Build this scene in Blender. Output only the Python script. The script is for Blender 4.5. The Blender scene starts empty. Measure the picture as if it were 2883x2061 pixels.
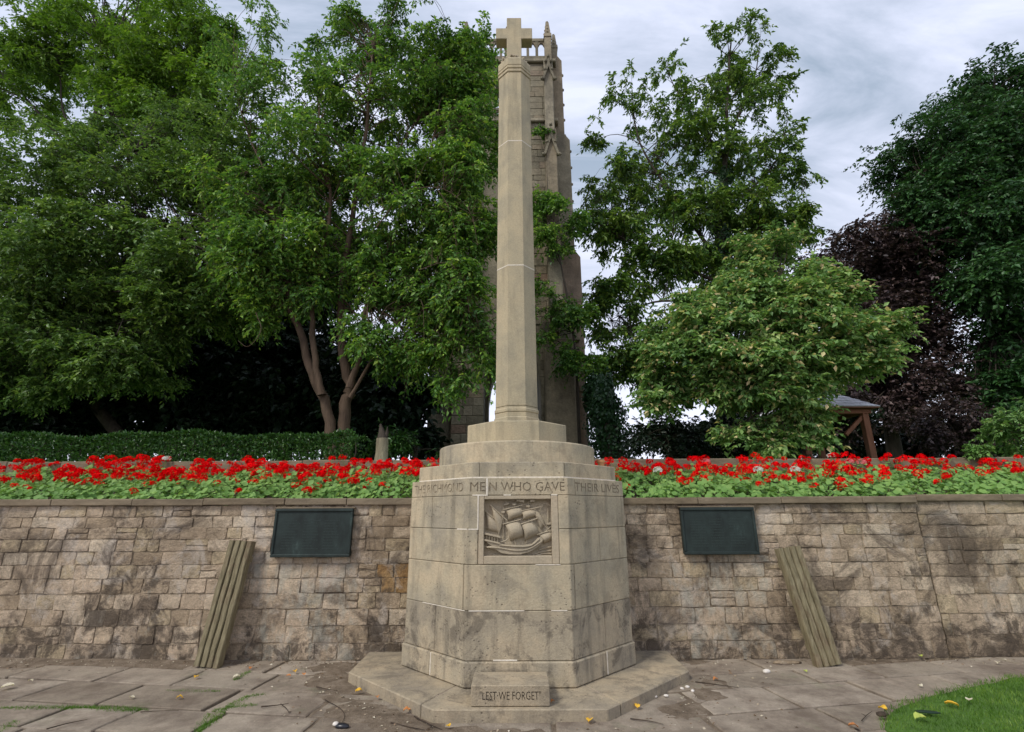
import bpy, bmesh, math, random
import numpy as np
from mathutils import Vector, Matrix, noise as mnoise

SC = bpy.context.scene
COL = SC.collection
R = math.radians

# ------------------------------------------------------------------ camera
PIT, ROLL, CH = R(16.475), R(0.24), 1.6
FPX, IW, IH = 1391.4, 2883.0, 2061.0
cd = bpy.data.cameras.new('camera'); cam = bpy.data.objects.new('camera', cd); COL.objects.link(cam)
cd.sensor_width = 36.0; cd.lens = 36.0 * FPX / IW; cd.clip_end = 2000.0; cd.clip_start = 0.05
cam.matrix_world = Matrix.Translation((0, 0, CH)) @ Matrix.Rotation(math.pi/2 + PIT, 4, 'X') @ Matrix.Rotation(-ROLL, 4, 'Z')
SC.camera = cam
SC.render.engine = 'CYCLES'
SC.cycles.max_bounces = 6; SC.cycles.diffuse_bounces = 3; SC.cycles.glossy_bounces = 2; SC.cycles.transmission_bounces = 4

# ------------------------------------------------------------------ sky, sun, exposure
SUN_DIR = Vector((-0.52, -0.50, 0.80)).normalized()          # towards the sun, behind the viewer's left shoulder
wd = bpy.data.worlds.new('World'); SC.world = wd; wd.use_nodes = True
wt = wd.node_tree; wt.nodes.clear()
def wn(t, **k):
    n = wt.nodes.new(t)
    for a, b in k.items(): setattr(n, a, b)
    return n
out = wn('ShaderNodeOutputWorld'); bg = wn('ShaderNodeBackground'); bgn = wn('ShaderNodeBackground'); mixs = wn('ShaderNodeMixShader')
sky = wn('ShaderNodeTexSky', sky_type='NISHITA', sun_disc=False)
sky.sun_elevation = math.asin(SUN_DIR.z); sky.sun_rotation = math.atan2(SUN_DIR.x, SUN_DIR.y)
wt.links.new(sky.outputs[0], bgn.inputs[0]); bgn.inputs[1].default_value = 0.075
tc = wn('ShaderNodeTexCoord'); sep = wn('ShaderNodeSeparateXYZ'); wt.links.new(tc.outputs['Generated'], sep.inputs[0])
mz = wn('ShaderNodeMath', operation='MAXIMUM'); wt.links.new(sep.outputs[2], mz.inputs[0]); mz.inputs[1].default_value = 0.0
az = wn('ShaderNodeMath', operation='ADD'); wt.links.new(mz.outputs[0], az.inputs[0]); az.inputs[1].default_value = 0.22
dx = wn('ShaderNodeMath', operation='DIVIDE'); wt.links.new(sep.outputs[0], dx.inputs[0]); wt.links.new(az.outputs[0], dx.inputs[1])
dy = wn('ShaderNodeMath', operation='DIVIDE'); wt.links.new(sep.outputs[1], dy.inputs[0]); wt.links.new(az.outputs[0], dy.inputs[1])
cmb = wn('ShaderNodeCombineXYZ'); wt.links.new(dx.outputs[0], cmb.inputs[0]); wt.links.new(dy.outputs[0], cmb.inputs[1])
mp = wn('ShaderNodeMapping'); wt.links.new(cmb.outputs[0], mp.inputs[0])
mp.inputs['Rotation'].default_value = (0, 0, R(-28)); mp.inputs['Scale'].default_value = (0.9, 3.0, 1.0)
n1 = wn('ShaderNodeTexNoise'); wt.links.new(mp.outputs[0], n1.inputs['Vector'])
n1.inputs['Scale'].default_value = 1.5; n1.inputs['Detail'].default_value = 7; n1.inputs['Roughness'].default_value = 0.6; n1.inputs['Distortion'].default_value = 0.5
rc = wn('ShaderNodeValToRGB'); wt.links.new(n1.outputs[0], rc.inputs[0])
rc.color_ramp.elements[0].position = 0.36; rc.color_ramp.elements[0].color = (0.255, 0.31, 0.39, 1)
rc.color_ramp.elements[1].position = 0.64; rc.color_ramp.elements[1].color = (0.57, 0.60, 0.725, 1)
hz = wn('ShaderNodeValToRGB'); wt.links.new(sep.outputs[2], hz.inputs[0])
hz.color_ramp.elements[0].position = 0.04; hz.color_ramp.elements[0].color = (1, 1, 1, 1)
hz.color_ramp.elements[1].position = 0.62; hz.color_ramp.elements[1].color = (0.0, 0.0, 0.0, 1)
mxh = wn('ShaderNodeMixRGB'); wt.links.new(hz.outputs[0], mxh.inputs[0]); wt.links.new(rc.outputs[0], mxh.inputs[1]); mxh.inputs[2].default_value = (0.68, 0.69, 0.81, 1)
wt.links.new(mxh.outputs[0], bg.inputs[0]); bg.inputs[1].default_value = 1.0
mixs.inputs[0].default_value = 0.88
wt.links.new(bgn.outputs[0], mixs.inputs[1]); wt.links.new(bg.outputs[0], mixs.inputs[2]); wt.links.new(mixs.outputs[0], out.inputs[0])

sl = bpy.data.lights.new('sun', 'SUN'); sun = bpy.data.objects.new('sun', sl); COL.objects.link(sun)
sl.energy = 1.5; sl.angle = R(14); sl.color = (1.0, 0.95, 0.86)
sun.rotation_euler = SUN_DIR.to_track_quat('Z', 'Y').to_euler(); sun.location = (-8, -8, 12)
SC.view_settings.view_transform = 'Standard'; SC.view_settings.look = 'None'
SC.view_settings.exposure = 0.80; SC.view_settings.gamma = 1.0; SC.view_settings.use_curve_mapping = False

# ------------------------------------------------------------------ helpers
def P(px, py, Y):
    """a point of the place: the photograph's direction (px, py) met at the distance Y in front of the viewer"""
    u = (px - IW/2)/FPX; v = -(py - IH/2)/FPX
    c, s = math.cos(ROLL), math.sin(ROLL)
    u, v = u*c + v*s, -u*s + v*c
    d = (u, math.cos(PIT) - v*math.sin(PIT), math.sin(PIT) + v*math.cos(PIT))
    t = Y/d[1]
    return Vector((d[0]*t, Y, CH + d[2]*t))
def GP(px, py, z=0.0):
    p = P(px, py, 1.0); k = (z - CH)/(p.z - CH)
    return Vector((p.x*k, k, z))
def mpp(px, py, Y):                                   # metres per photo pixel there
    p = P(px, py, Y); return (p.y*math.cos(PIT) + (p.z - CH)*math.sin(PIT))/FPX

def tag(o, label, cat, group=None):
    o['label'] = label; o['category'] = cat
    if group: o['group'] = group
    return o
def link(name, me, mat=None, parent=None, loc=None):
    o = bpy.data.objects.new(name, me); COL.objects.link(o)
    if me is not None and mat is not None and len(me.materials) == 0: me.materials.append(mat)
    if parent is not None: o.parent = parent
    if loc is not None: o.location = loc
    return o
def empty(name, loc=(0, 0, 0)):
    o = bpy.data.objects.new(name, None); o.empty_display_size = 0.1; COL.objects.link(o); o.location = loc
    return o
def bm2me(name, bm, smooth=False):
    bmesh.ops.recalc_face_normals(bm, faces=bm.faces)
    me = bpy.data.meshes.new(name); bm.to_mesh(me); bm.free()
    if smooth:
        me.polygons.foreach_set('use_smooth', [True]*len(me.polygons))
    return me
def np_mesh(name, V, F, var=None, smooth=False):
    V = np.asarray(V, np.float32); F = np.asarray(F, np.int32); k = F.shape[1]
    me = bpy.data.meshes.new(name)
    me.vertices.add(len(V)); me.vertices.foreach_set('co', V.ravel())
    me.loops.add(F.size); me.loops.foreach_set('vertex_index', F.ravel())
    me.polygons.add(len(F)); me.polygons.foreach_set('loop_start', np.arange(0, F.size, k, dtype=np.int32))
    try: me.polygons.foreach_set('loop_total', np.full(len(F), k, np.int32))
    except Exception: pass
    if smooth: me.polygons.foreach_set('use_smooth', np.ones(len(F), bool))
    if var is not None:
        a = me.attributes.new('var', 'FLOAT', 'POINT'); a.data.foreach_set('value', np.asarray(var, np.float32))
    me.update(calc_edges=True)
    return me
def box_bm(bm, x0, x1, y0, y1, z0, z1, M=None):
    vs = [bm.verts.new((x, y, z)) for x in (x0, x1) for y in (y0, y1) for z in (z0, z1)]
    if M is not None:
        for v in vs: v.co = M @ v.co
    for f in ((0, 1, 3, 2), (4, 6, 7, 5), (0, 4, 5, 1), (2, 3, 7, 6), (0, 2, 6, 4), (1, 5, 7, 3)): bm.faces.new([vs[i] for i in f])
    return vs
def bev(bm, w, seg=1):
    bmesh.ops.recalc_face_normals(bm, faces=bm.faces)
    bmesh.ops.bevel(bm, geom=[e for e in bm.edges if len(e.link_faces) == 2 and e.calc_face_angle(0) > 0.3], offset=w, segments=seg, affect='EDGES', profile=0.6, clamp_overlap=True)
def prism_bm(bm, pts, z0, z1, pts_top=None):
    lo = [bm.verts.new((p[0], p[1], z0)) for p in pts]; hi = [bm.verts.new((p[0], p[1], z1)) for p in (pts_top or pts)]
    n = len(pts)
    for i in range(n): bm.faces.new((lo[i], lo[(i+1) % n], hi[(i+1) % n], hi[i]))
    bm.faces.new(lo[::-1]); bm.faces.new(hi)
def tube_arrays(pts, rads, n=6):
    """tapered tube along pts -> verts, quads"""
    pts = np.asarray(pts, float); m = len(pts); rads = np.asarray(rads, float)
    tg = np.gradient(pts, axis=0); tg /= np.linalg.norm(tg, axis=1)[:, None] + 1e-9
    a = np.array([0.31, 0.95, 0.05]); s = np.cross(tg, a); s /= np.linalg.norm(s, axis=1)[:, None] + 1e-9; b = np.cross(tg, s)
    th = np.linspace(0, 2*np.pi, n, endpoint=False)
    V = pts[:, None, :] + rads[:, None, None]*(np.cos(th)[None, :, None]*s[:, None, :] + np.sin(th)[None, :, None]*b[:, None, :])
    V = V.reshape(-1, 3); F = []
    for i in range(m-1):
        for j in range(n): F.append((i*n+j, i*n+(j+1) % n, (i+1)*n+(j+1) % n, (i+1)*n+j))
    return V, np.array(F)
class Tubes:
    def __init__(s): s.V = []; s.F = []; s.n = 0
    def add(s, pts, rads, n=6):
        V, F = tube_arrays(pts, rads, n); s.V.append(V); s.F.append(F + s.n); s.n += len(V)
    def mesh(s, name): return np_mesh(name, np.concatenate(s.V), np.concatenate(s.F), smooth=True)
def curve_pts(ctrl, n):
    """Catmull-Rom through control points"""
    c = [np.array(p, float) for p in ctrl]; c = [2*c[0]-c[1]] + c + [2*c[-1]-c[-2]]
    segs = len(c)-3; o = []
    for k in range(n):
        t = k/(n-1)*segs; i = min(int(t), segs-1); t -= i
        p0, p1, p2, p3 = c[i:i+4]
        o.append(0.5*((2*p1) + (p2-p0)*t + (2*p0-5*p1+4*p2-p3)*t*t + (3*p1-p0-3*p2+p3)*t**3))
    return np.array(o)
def nrm(a): return a/(np.linalg.norm(a, axis=-1, keepdims=True)+1e-9)

# ------------------------------------------------------------------ materials
MATS = {}
class MB:
    """small node-graph writer"""
    def __init__(s, name):
        s.m = bpy.data.materials.new(name); s.m.use_nodes = True; s.t = s.m.node_tree; s.t.nodes.clear()
        s.out = s.t.nodes.new('ShaderNodeOutputMaterial'); s.b = s.t.nodes.new('ShaderNodeBsdfPrincipled')
        s.t.links.new(s.b.outputs[0], s.out.inputs[0]); s.b.inputs['Specular IOR Level'].default_value = 0.25; s.b.inputs['Roughness'].default_value = 0.85
        s.geo = None
    def n(s, t, **k):
        n = s.t.nodes.new(t)
        for a, b in k.items(): setattr(n, a, b)
        return n
    def l(s, a, b): s.t.links.new(a, b)
    def pos(s, scale=(1, 1, 1)):
        g = s.n('ShaderNodeNewGeometry'); mpn = s.n('ShaderNodeMapping'); s.l(g.outputs['Position'], mpn.inputs[0]); mpn.inputs['Scale'].default_value = scale
        return mpn.outputs[0]
    def noise(s, scale, detail=5, rough=0.6, sc3=(1, 1, 1), dist=0.0, off=0.0, vec=None):
        n = s.n('ShaderNodeTexNoise'); v = vec if vec is not None else s.pos(sc3)
        if off:
            a = s.n('ShaderNodeVectorMath', operation='ADD'); s.l(v, a.inputs[0]); a.inputs[1].default_value = (off, off*1.7, off*0.6); v = a.outputs[0]
        s.l(v, n.inputs['Vector']); n.inputs['Scale'].default_value = scale; n.inputs['Detail'].default_value = detail
        n.inputs['Roughness'].default_value = rough; n.inputs['Distortion'].default_value = dist
        return n.outputs[0]
    def ramp(s, fac, stops, interp='LINEAR'):
        r = s.n('ShaderNodeValToRGB'); s.l(fac, r.inputs[0]); e = r.color_ramp; e.interpolation = interp
        while len(e.elements) < len(stops): e.elements.new(0.5)
        for el, (p, c) in zip(e.elements, stops):
            el.position = p; el.color = (c, c, c, 1) if not hasattr(c, '__len__') else tuple(c)+(1,)
        return r.outputs[0]
    def mix(s, fac, a, b, mode='MIX'):
        m = s.n('ShaderNodeMixRGB', blend_type=mode)
        for sock, v in ((m.inputs[0], fac), (m.inputs[1], a), (m.inputs[2], b)):
            if hasattr(v, 'is_linked') or hasattr(v, 'links'): s.l(v, sock)
            elif hasattr(v, '__len__'): sock.default_value = tuple(v)+(1,)
            else: sock.default_value = v
        return m.outputs[0]
    def math(s, op, a, b=None):
        m = s.n('ShaderNodeMath', operation=op)
        for sock, v in ((m.inputs[0], a), (m.inputs[1], b)):
            if v is None: continue
            if hasattr(v, 'links'): s.l(v, sock)
            else: sock.default_value = v
        return m.outputs[0]
    def color(s, c): s.l(c, s.b.inputs['Base Color']) if hasattr(c, 'links') else setattr(s.b.inputs['Base Color'], 'default_value', tuple(c)+(1,))
    def bump(s, h, strength=0.5, dist=0.02):
        b = s.n('ShaderNodeBump'); s.l(h, b.inputs['Height']); b.inputs['Strength'].default_value = strength; b.inputs['Distance'].default_value = dist
        s.l(b.outputs[0], s.b.inputs['Normal'])
    def rnd(s): return s.n('ShaderNodeObjectInfo').outputs['Random']
    def done(s, key): MATS[key] = s.m; return s.m

def memorial_mat(key, base, warm, grey, pits=True, grime=0.0, streak=0.5):
    m = MB(key)
    a = m.ramp(m.noise(2.3, 5, 0.62), [(0.36, grey), (0.50, base), (0.62, warm)])
    s_ = m.noise(3.0, 4, 0.6, (3.2, 3.2, 0.35), off=3.1)
    a = m.mix(m.math('MULTIPLY', m.ramp(s_, [(0.50, 0), (0.68, 1)]), streak), a, tuple(c*0.52 for c in grey))
    a = m.mix(m.math('MULTIPLY', m.rnd(), 0.22), a, tuple(c*0.75 for c in base))
    f = m.noise(55, 4, 0.7)
    a = m.mix(0.35, a, m.ramp(f, [(0.3, 0.55), (0.7, 1.25)]), 'MULTIPLY')
    if grime:
        g = m.ramp(m.noise(4.2, 7, 0.72, dist=0.6, off=7.7), [(0.50, 0), (0.60, 1)])
        a = m.mix(m.math('MULTIPLY', g, grime), a, (0.075, 0.062, 0.050))
    h = m.noise(60, 6, 0.7)
    if pits:
        v = m.n('ShaderNodeTexVoronoi'); m.l(m.pos(), v.inputs['Vector']); v.inputs['Scale'].default_value = 26.0
        pm = m.math('MULTIPLY', m.ramp(v.outputs['Distance'], [(0.10, 1), (0.26, 0)]), m.ramp(m.noise(3.1, 3, off=1.3), [(0.50, 0), (0.60, 1)]))
        a = m.mix(m.math('MULTIPLY', pm, 0.6), a, (0.09, 0.075, 0.055))
        h = m.math('SUBTRACT', h, pm)
    sp = m.ramp(m.noise(22, 5, 0.75, off=8.0), [(0.62, 0), (0.70, 1)])
    a = m.mix(m.math('MULTIPLY', m.math('MULTIPLY', sp, m.ramp(m.noise(1.6, 4, off=5.5), [(0.42, 0), (0.6, 1)])), 0.45), a, (0.12, 0.10, 0.075))
    li = m.ramp(m.noise(5.5, 6, 0.7, off=15.0), [(0.60, 0), (0.72, 1)])
    a = m.mix(m.math('MULTIPLY', li, 0.35), a, tuple(min(1, c*1.35) for c in grey))
    m.color(a); m.bump(h, 0.55, 0.012); m.b.inputs['Roughness'].default_value = 0.92
    return m.done(key)
memorial_mat('plinth', (0.43, 0.368, 0.255), (0.50, 0.41, 0.275), (0.33, 0.292, 0.218), True, 0.22, 0.55)
memorial_mat('plinth_low', (0.39, 0.332, 0.235), (0.46, 0.375, 0.255), (0.28, 0.242, 0.182), True, 0.58, 0.65)
memorial_mat('shaft', (0.41, 0.352, 0.235), (0.46, 0.385, 0.25), (0.33, 0.292, 0.205), False, 0.0, 0.42)
memorial_mat('relief', (0.43, 0.36, 0.255), (0.47, 0.38, 0.265), (0.36, 0.31, 0.225), False, 0.0, 0.15)
memorial_mat('platform', (0.35, 0.292, 0.205), (0.42, 0.338, 0.228), (0.26, 0.22, 0.165), True, 0.40, 0.3)

m = MB('white_mortar'); m.color(m.ramp(m.noise(40, 4), [(0.3, (0.54, 0.48, 0.38)), (0.7, (0.74, 0.68, 0.58))])); m.done('white_mortar')
m = MB('letter_shade'); m.color((0.085, 0.068, 0.048)); m.done('letter_shade')  # shade inside the shallow cut letters, painted as a near-black colour
m = MB('letter_faint'); m.color((0.27, 0.222, 0.152)); m.done('letter_faint')  # weaker version for the frieze: letter shade put into the colour

def wall_mat(key, stone, ochre=False):
    m = MB(key)
    if stone:
        a = m.ramp(m.rnd(), [(0.0, (0.40, 0.325, 0.245)), (0.16, (0.49, 0.405, 0.315)), (0.36, (0.56, 0.465, 0.37)), (0.55, (0.51, 0.42, 0.33)), (0.72, (0.60, 0.51, 0.41)), (0.86, (0.53, 0.445, 0.325)), (0.955, (0.64, 0.56, 0.46))], 'CONSTANT')
    else:
        a = m.ramp(m.noise(14, 5, 0.7), [(0.3, (0.22, 0.18, 0.135)), (0.5, (0.36, 0.30, 0.23)), (0.7, (0.48, 0.41, 0.325))])
    if ochre: a = m.ramp(m.noise(6, 4), [(0.35, (0.40, 0.25, 0.115)), (0.65, (0.52, 0.36, 0.19))])
    # broad colour drifts over many stones
    a = m.mix(0.85, a, m.ramp(m.noise(0.9, 4, 0.6, off=1.7), [(0.32, (0.80, 0.73, 0.61)), (0.5, (1.20, 1.12, 0.98)), (0.66, (1.45, 1.36, 1.20))]), 'MULTIPLY')
    a = m.mix(0.8, a, m.ramp(m.noise(8, 7, 0.74, dist=0.3), [(0.26, 0.40), (0.48, 0.95), (0.72, 1.35)]), 'MULTIPLY')
    a = m.mix(0.5, a, m.ramp(m.noise(48, 4, 0.7), [(0.3, 0.6), (0.7, 1.3)]), 'MULTIPLY')
    w = m.ramp(m.noise(2.1, 7, 0.72, dist=0.7, off=4.0), [(0.52, 0), (0.63, 1)])
    a = m.mix(m.math('MULTIPLY', w, 0.62), a, (0.70, 0.615, 0.52))
    d = m.ramp(m.noise(1.35, 8, 0.74, dist=1.0, off=11.0), [(0.50, 0), (0.61, 1)])
    a = m.mix(m.math('MULTIPLY', d, 0.70), a, (0.115, 0.088, 0.066))
    if stone:
        at = m.n('ShaderNodeAttribute', attribute_name='dirt', attribute_type='OBJECT')
        d2 = m.ramp(m.math('ADD', m.noise(4.0, 7, 0.74, off=2.0, dist=0.6), m.math('MULTIPLY', at.outputs['Fac'], 0.18)), [(0.60, 0), (0.72, 1)])
        a = m.mix(m.math('MULTIPLY', d2, 0.8), a, (0.085, 0.066, 0.05))
        gr = m.ramp(m.math('ADD', m.noise(6.0, 5, 0.7, (1, 1, 0.5), off=6.0), m.math('MULTIPLY', m.n('ShaderNodeAttribute', attribute_name='verdigris', attribute_type='OBJECT').outputs['Fac'], 0.13)), [(0.60, 0), (0.74, 1)])
        a = m.mix(m.math('MULTIPLY', gr, 0.45), a, (0.56, 0.555, 0.47))
    m.color(a); m.bump(m.math('ADD', m.math('MULTIPLY', m.noise(17, 8, 0.78), 1.6), m.noise(85, 4, 0.7)), 1.0, 0.03); m.b.inputs['Roughness'].default_value = 0.95
    return m.done(key)
wall_mat('wall_stone', True); wall_mat('ochre_stone', True, True); wall_mat('wall_mortar', False)
m = MB('mortar'); a = m.ramp(m.noise(7, 6, 0.7), [(0.3, (0.16, 0.125, 0.095)), (0.5, (0.29, 0.235, 0.18)), (0.72, (0.42, 0.35, 0.28))]); m.color(a); m.bump(m.noise(70, 5), 0.6, 0.01); m.done('mortar')
m = MB('coping'); a = m.ramp(m.noise(5, 6, 0.7, (0.6, 1, 2)), [(0.3, (0.11, 0.085, 0.055)), (0.5, (0.19, 0.148, 0.095)), (0.7, (0.28, 0.22, 0.145))])
a = m.mix(m.math('MULTIPLY', m.rnd(), 0.35), a, (0.20, 0.165, 0.12)); m.color(a); m.bump(m.noise(45, 6, 0.7), 0.6, 0.015); m.done('coping')

m = MB('paving'); a = m.ramp(m.rnd(), [(0, (0.275, 0.225, 0.168)), (0.35, (0.345, 0.285, 0.218)), (0.7, (0.40, 0.335, 0.262)), (1, (0.31, 0.26, 0.198))])
a = m.mix(0.6, a, m.ramp(m.noise(3.5, 7, 0.72), [(0.28, 0.42), (0.52, 1.0), (0.75, 1.45)]), 'MULTIPLY')
a = m.mix(0.5, a, m.ramp(m.noise(60, 4, 0.8), [(0.3, 0.7), (0.7, 1.25)]), 'MULTIPLY')
a = m.mix(m.math('MULTIPLY', m.ramp(m.noise(1.7, 6, 0.7, off=5), [(0.46, 0), (0.62, 1)]), 0.6), a, (0.12, 0.085, 0.062))
a = m.mix(m.math('MULTIPLY', m.ramp(m.noise(2.4, 6, 0.7, off=9), [(0.58, 0), (0.68, 1)]), 0.35), a, (0.20, 0.21, 0.12))
m.color(a); m.bump(m.math('ADD', m.noise(14, 7, 0.75), m.noise(80, 5, 0.8)), 0.9, 0.016); m.done('paving')
m = MB('soil'); a = m.ramp(m.noise(6, 8, 0.75), [(0.30, (0.085, 0.062, 0.042)), (0.5, (0.19, 0.145, 0.102)), (0.7, (0.31, 0.25, 0.185))]); a = m.mix(0.6, a, m.ramp(m.noise(90, 5, 0.8), [(0.3, 0.5), (0.7, 1.4)]), 'MULTIPLY'); m.color(a); m.bump(m.noise(60, 8, 0.8), 0.9, 0.02); m.done('soil')
m = MB('bed_soil'); m.color(m.ramp(m.noise(12, 6), [(0.3, (0.035, 0.026, 0.018)), (0.7, (0.09, 0.065, 0.045))])); m.bump(m.noise(30, 6), 0.8, 0.03); m.done('bed_soil')
m = MB('turf'); m.color(m.ramp(m.noise(8, 6, 0.7), [(0.3, (0.05, 0.10, 0.018)), (0.7, (0.10, 0.20, 0.035))])); m.bump(m.noise(60, 5), 0.8, 0.02); m.done('turf')

def leaf_mat(key, stops, trans=0.32, gloss=0.45, var_random=0.0):
    m = MB(key); at = m.n('ShaderNodeAttribute', attribute_name='var'); f = at.outputs['Fac']
    if var_random: f = m.math('ADD', m.math('MULTIPLY', f, 1-var_random), m.math('MULTIPLY', m.rnd(), var_random))
    c = m.ramp(f, stops); m.color(c); m.b.inputs['Roughness'].default_value = gloss; m.b.inputs['Specular IOR Level'].default_value = 0.35 if gloss < 0.8 else 0.05
    tr = m.n('ShaderNodeBsdfTranslucent'); m.l(m.mix(0.5, c, m.mix(1.0, c, (1.5, 1.6, 0.5), 'MULTIPLY')), tr.inputs[0])
    mx = m.n('ShaderNodeMixShader'); mx.inputs[0].default_value = trans; m.l(m.b.outputs[0], mx.inputs[1]); m.l(tr.outputs[0], mx.inputs[2]); m.l(mx.outputs[0], m.out.inputs[0])
    return m.done(key)
leaf_mat('leaf_cherry', [(0, (0.045, 0.114, 0.026)), (0.45, (0.106, 0.233, 0.040)), (0.8, (0.224, 0.386, 0.057)), (0.985, (0.372, 0.505, 0.075)), (1.0, (0.626, 0.134, 0.050))])
leaf_mat('leaf_mid', [(0, (0.052, 0.113, 0.028)), (0.5, (0.117, 0.216, 0.045)), (1.0, (0.242, 0.361, 0.069))])
leaf_mat('leaf_ash', [(0, (0.056, 0.130, 0.015)), (0.5, (0.130, 0.251, 0.024)), (1.0, (0.234, 0.366, 0.040))])
leaf_mat('leaf_dark', [(0, (0.019, 0.055, 0.020)), (0.5, (0.037, 0.105, 0.029)), (1.0, (0.074, 0.171, 0.043))], 0.2)
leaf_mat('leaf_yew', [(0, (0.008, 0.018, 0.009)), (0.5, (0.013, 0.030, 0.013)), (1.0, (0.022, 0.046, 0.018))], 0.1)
leaf_mat('leaf_sparse', [(0, (0.037, 0.098, 0.028)), (0.5, (0.103, 0.195, 0.028)), (1.0, (0.250, 0.353, 0.050))], 0.3)
leaf_mat('leaf_white', [(0, (0.085, 0.180, 0.055)), (0.5, (0.185, 0.325, 0.100)), (0.86, (0.32, 0.47, 0.150)), (0.93, (0.54, 0.53, 0.22)), (1.0, (0.80, 0.58, 0.36))])
leaf_mat('leaf_copper', [(0, (0.025, 0.017, 0.019)), (0.5, (0.058, 0.038, 0.038)), (1.0, (0.132, 0.087, 0.081))], 0.18)
leaf_mat('leaf_ivy', [(0, (0.010, 0.032, 0.012)), (0.5, (0.020, 0.058, 0.018)), (1.0, (0.04, 0.095, 0.026))], 0.1, 0.4)
leaf_mat('leaf_hedge', [(0, (0.018, 0.06, 0.015)), (0.5, (0.045, 0.12, 0.022)), (1.0, (0.10, 0.20, 0.04))], 0.2, 0.35)
leaf_mat('leaf_geranium', [(0, (0.07, 0.16, 0.035)), (0.5, (0.15, 0.29, 0.065)), (0.9, (0.27, 0.42, 0.11)), (1.0, (0.42, 0.46, 0.13))], 0.25, 0.6, 0.25)
leaf_mat('petal_red', [(0, (0.60, 0.000, 0.002)), (0.6, (0.84, 0.001, 0.004)), (1.0, (0.90, 0.010, 0.012))], 0.10, 0.9, 0.35)
leaf_mat('petal_white', [(0, (0.65, 0.66, 0.62)), (1.0, (0.85, 0.85, 0.80))], 0.2, 0.6)
leaf_mat('petal_pink', [(0, (0.75, 0.14, 0.17)), (1.0, (0.88, 0.28, 0.28))], 0.2, 0.6)
leaf_mat('grass', [(0, (0.05, 0.12, 0.012)), (0.6, (0.10, 0.21, 0.022)), (1.0, (0.20, 0.30, 0.05))], 0.3, 0.5)
leaf_mat('leaf_yellow', [(0, (0.70, 0.36, 0.03)), (1.0, (0.85, 0.55, 0.06))], 0.2, 0.5)
leaf_mat('leaf_orange', [(0, (0.48, 0.17, 0.05)), (1.0, (0.60, 0.26, 0.09))], 0.2, 0.5)
leaf_mat('leaf_pale', [(0, (0.55, 0.48, 0.34)), (1.0, (0.72, 0.66, 0.52))], 0.2, 0.6)
leaf_mat('leaf_lime', [(0, (0.42, 0.50, 0.10)), (1.0, (0.52, 0.58, 0.14))], 0.2, 0.6)
leaf_mat('litter', [(0, (0.10, 0.065, 0.04)), (0.5, (0.28, 0.20, 0.13)), (0.8, (0.50, 0.44, 0.33)), (1.0, (0.66, 0.60, 0.48))], 0.05, 0.8)

def bark_mat(key, a, b):
    m = MB(key); c = m.ramp(m.noise(9, 6, 0.7, (1, 1, 0.25)), [(0.3, a), (0.7, b)]); m.color(c); m.bump(m.noise(22, 6, 0.7, (1, 1, 0.2)), 0.8, 0.03); return m.done(key)
bark_mat('bark_cherry', (0.055, 0.036, 0.024), (0.135, 0.092, 0.060)); bark_mat('bark_dark', (0.03, 0.024, 0.018), (0.075, 0.06, 0.045)); bark_mat('bark_stump', (0.12, 0.10, 0.065), (0.34, 0.30, 0.20))
m = MB('plank_wood'); c = m.ramp(m.noise(7, 6, 0.65, (6, 6, 0.5)), [(0.3, (0.115, 0.095, 0.055)), (0.5, (0.20, 0.17, 0.10)), (0.72, (0.29, 0.25, 0.155))])
c = m.mix(m.math('MULTIPLY', m.ramp(m.noise(5, 5, 0.7, off=3), [(0.5, 0), (0.66, 1)]), 0.45), c, (0.13, 0.075, 0.05)); m.color(c); m.bump(m.noise(20, 6, 0.7, (8, 8, 0.4)), 0.6, 0.01); m.done('plank_wood')
m = MB('bronze'); c = m.ramp(m.noise(7, 6, 0.7, (1, 1, 0.5)), [(0.35, (0.022, 0.028, 0.026)), (0.6, (0.034, 0.048, 0.044)), (0.8, (0.085, 0.125, 0.11))]); m.color(c); m.b.inputs['Metallic'].default_value = 0.35; m.b.inputs['Roughness'].default_value = 0.55
m.bump(m.noise(60, 3, 0.6, (0.6, 1, 1.6)), 0.25, 0.004); m.done('bronze')
m = MB('bronze_worn'); m.color((0.040, 0.054, 0.049)); m.b.inputs['Metallic'].default_value = 0.35; m.b.inputs['Roughness'].default_value = 0.5; m.done('bronze_worn')
m = MB('tower_stone'); a = m.ramp(m.rnd(), [(0, (0.17, 0.148, 0.10)), (0.25, (0.245, 0.215, 0.148)), (0.5, (0.295, 0.26, 0.182)), (0.72, (0.27, 0.215, 0.14)), (0.9, (0.33, 0.29, 0.205)), (1, (0.25, 0.165, 0.115))])
a = m.mix(0.8, a, m.ramp(m.noise(1.2, 7, 0.7), [(0.3, 0.38), (0.7, 1.1)]), 'MULTIPLY'); a = m.mix(m.math('MULTIPLY', m.ramp(m.noise(0.8, 7, 0.75, (1, 1, 0.4), off=3), [(0.5, 0), (0.62, 1)]), 0.5), a, (0.075, 0.066, 0.05)); a = m.mix(0.4, a, m.ramp(m.noise(9, 5, 0.7), [(0.3, 0.6), (0.7, 1.3)]), 'MULTIPLY'); m.color(a); m.bump(m.noise(9, 6, 0.7), 0.7, 0.05); m.done('tower_stone')
m = MB('timber'); c = m.ramp(m.noise(4, 5, 0.6, (4, 4, 0.5)), [(0.3, (0.16, 0.065, 0.035)), (0.7, (0.25, 0.11, 0.06))]); m.color(c); m.b.inputs['Roughness'].default_value = 0.7; m.done('timber')
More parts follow.
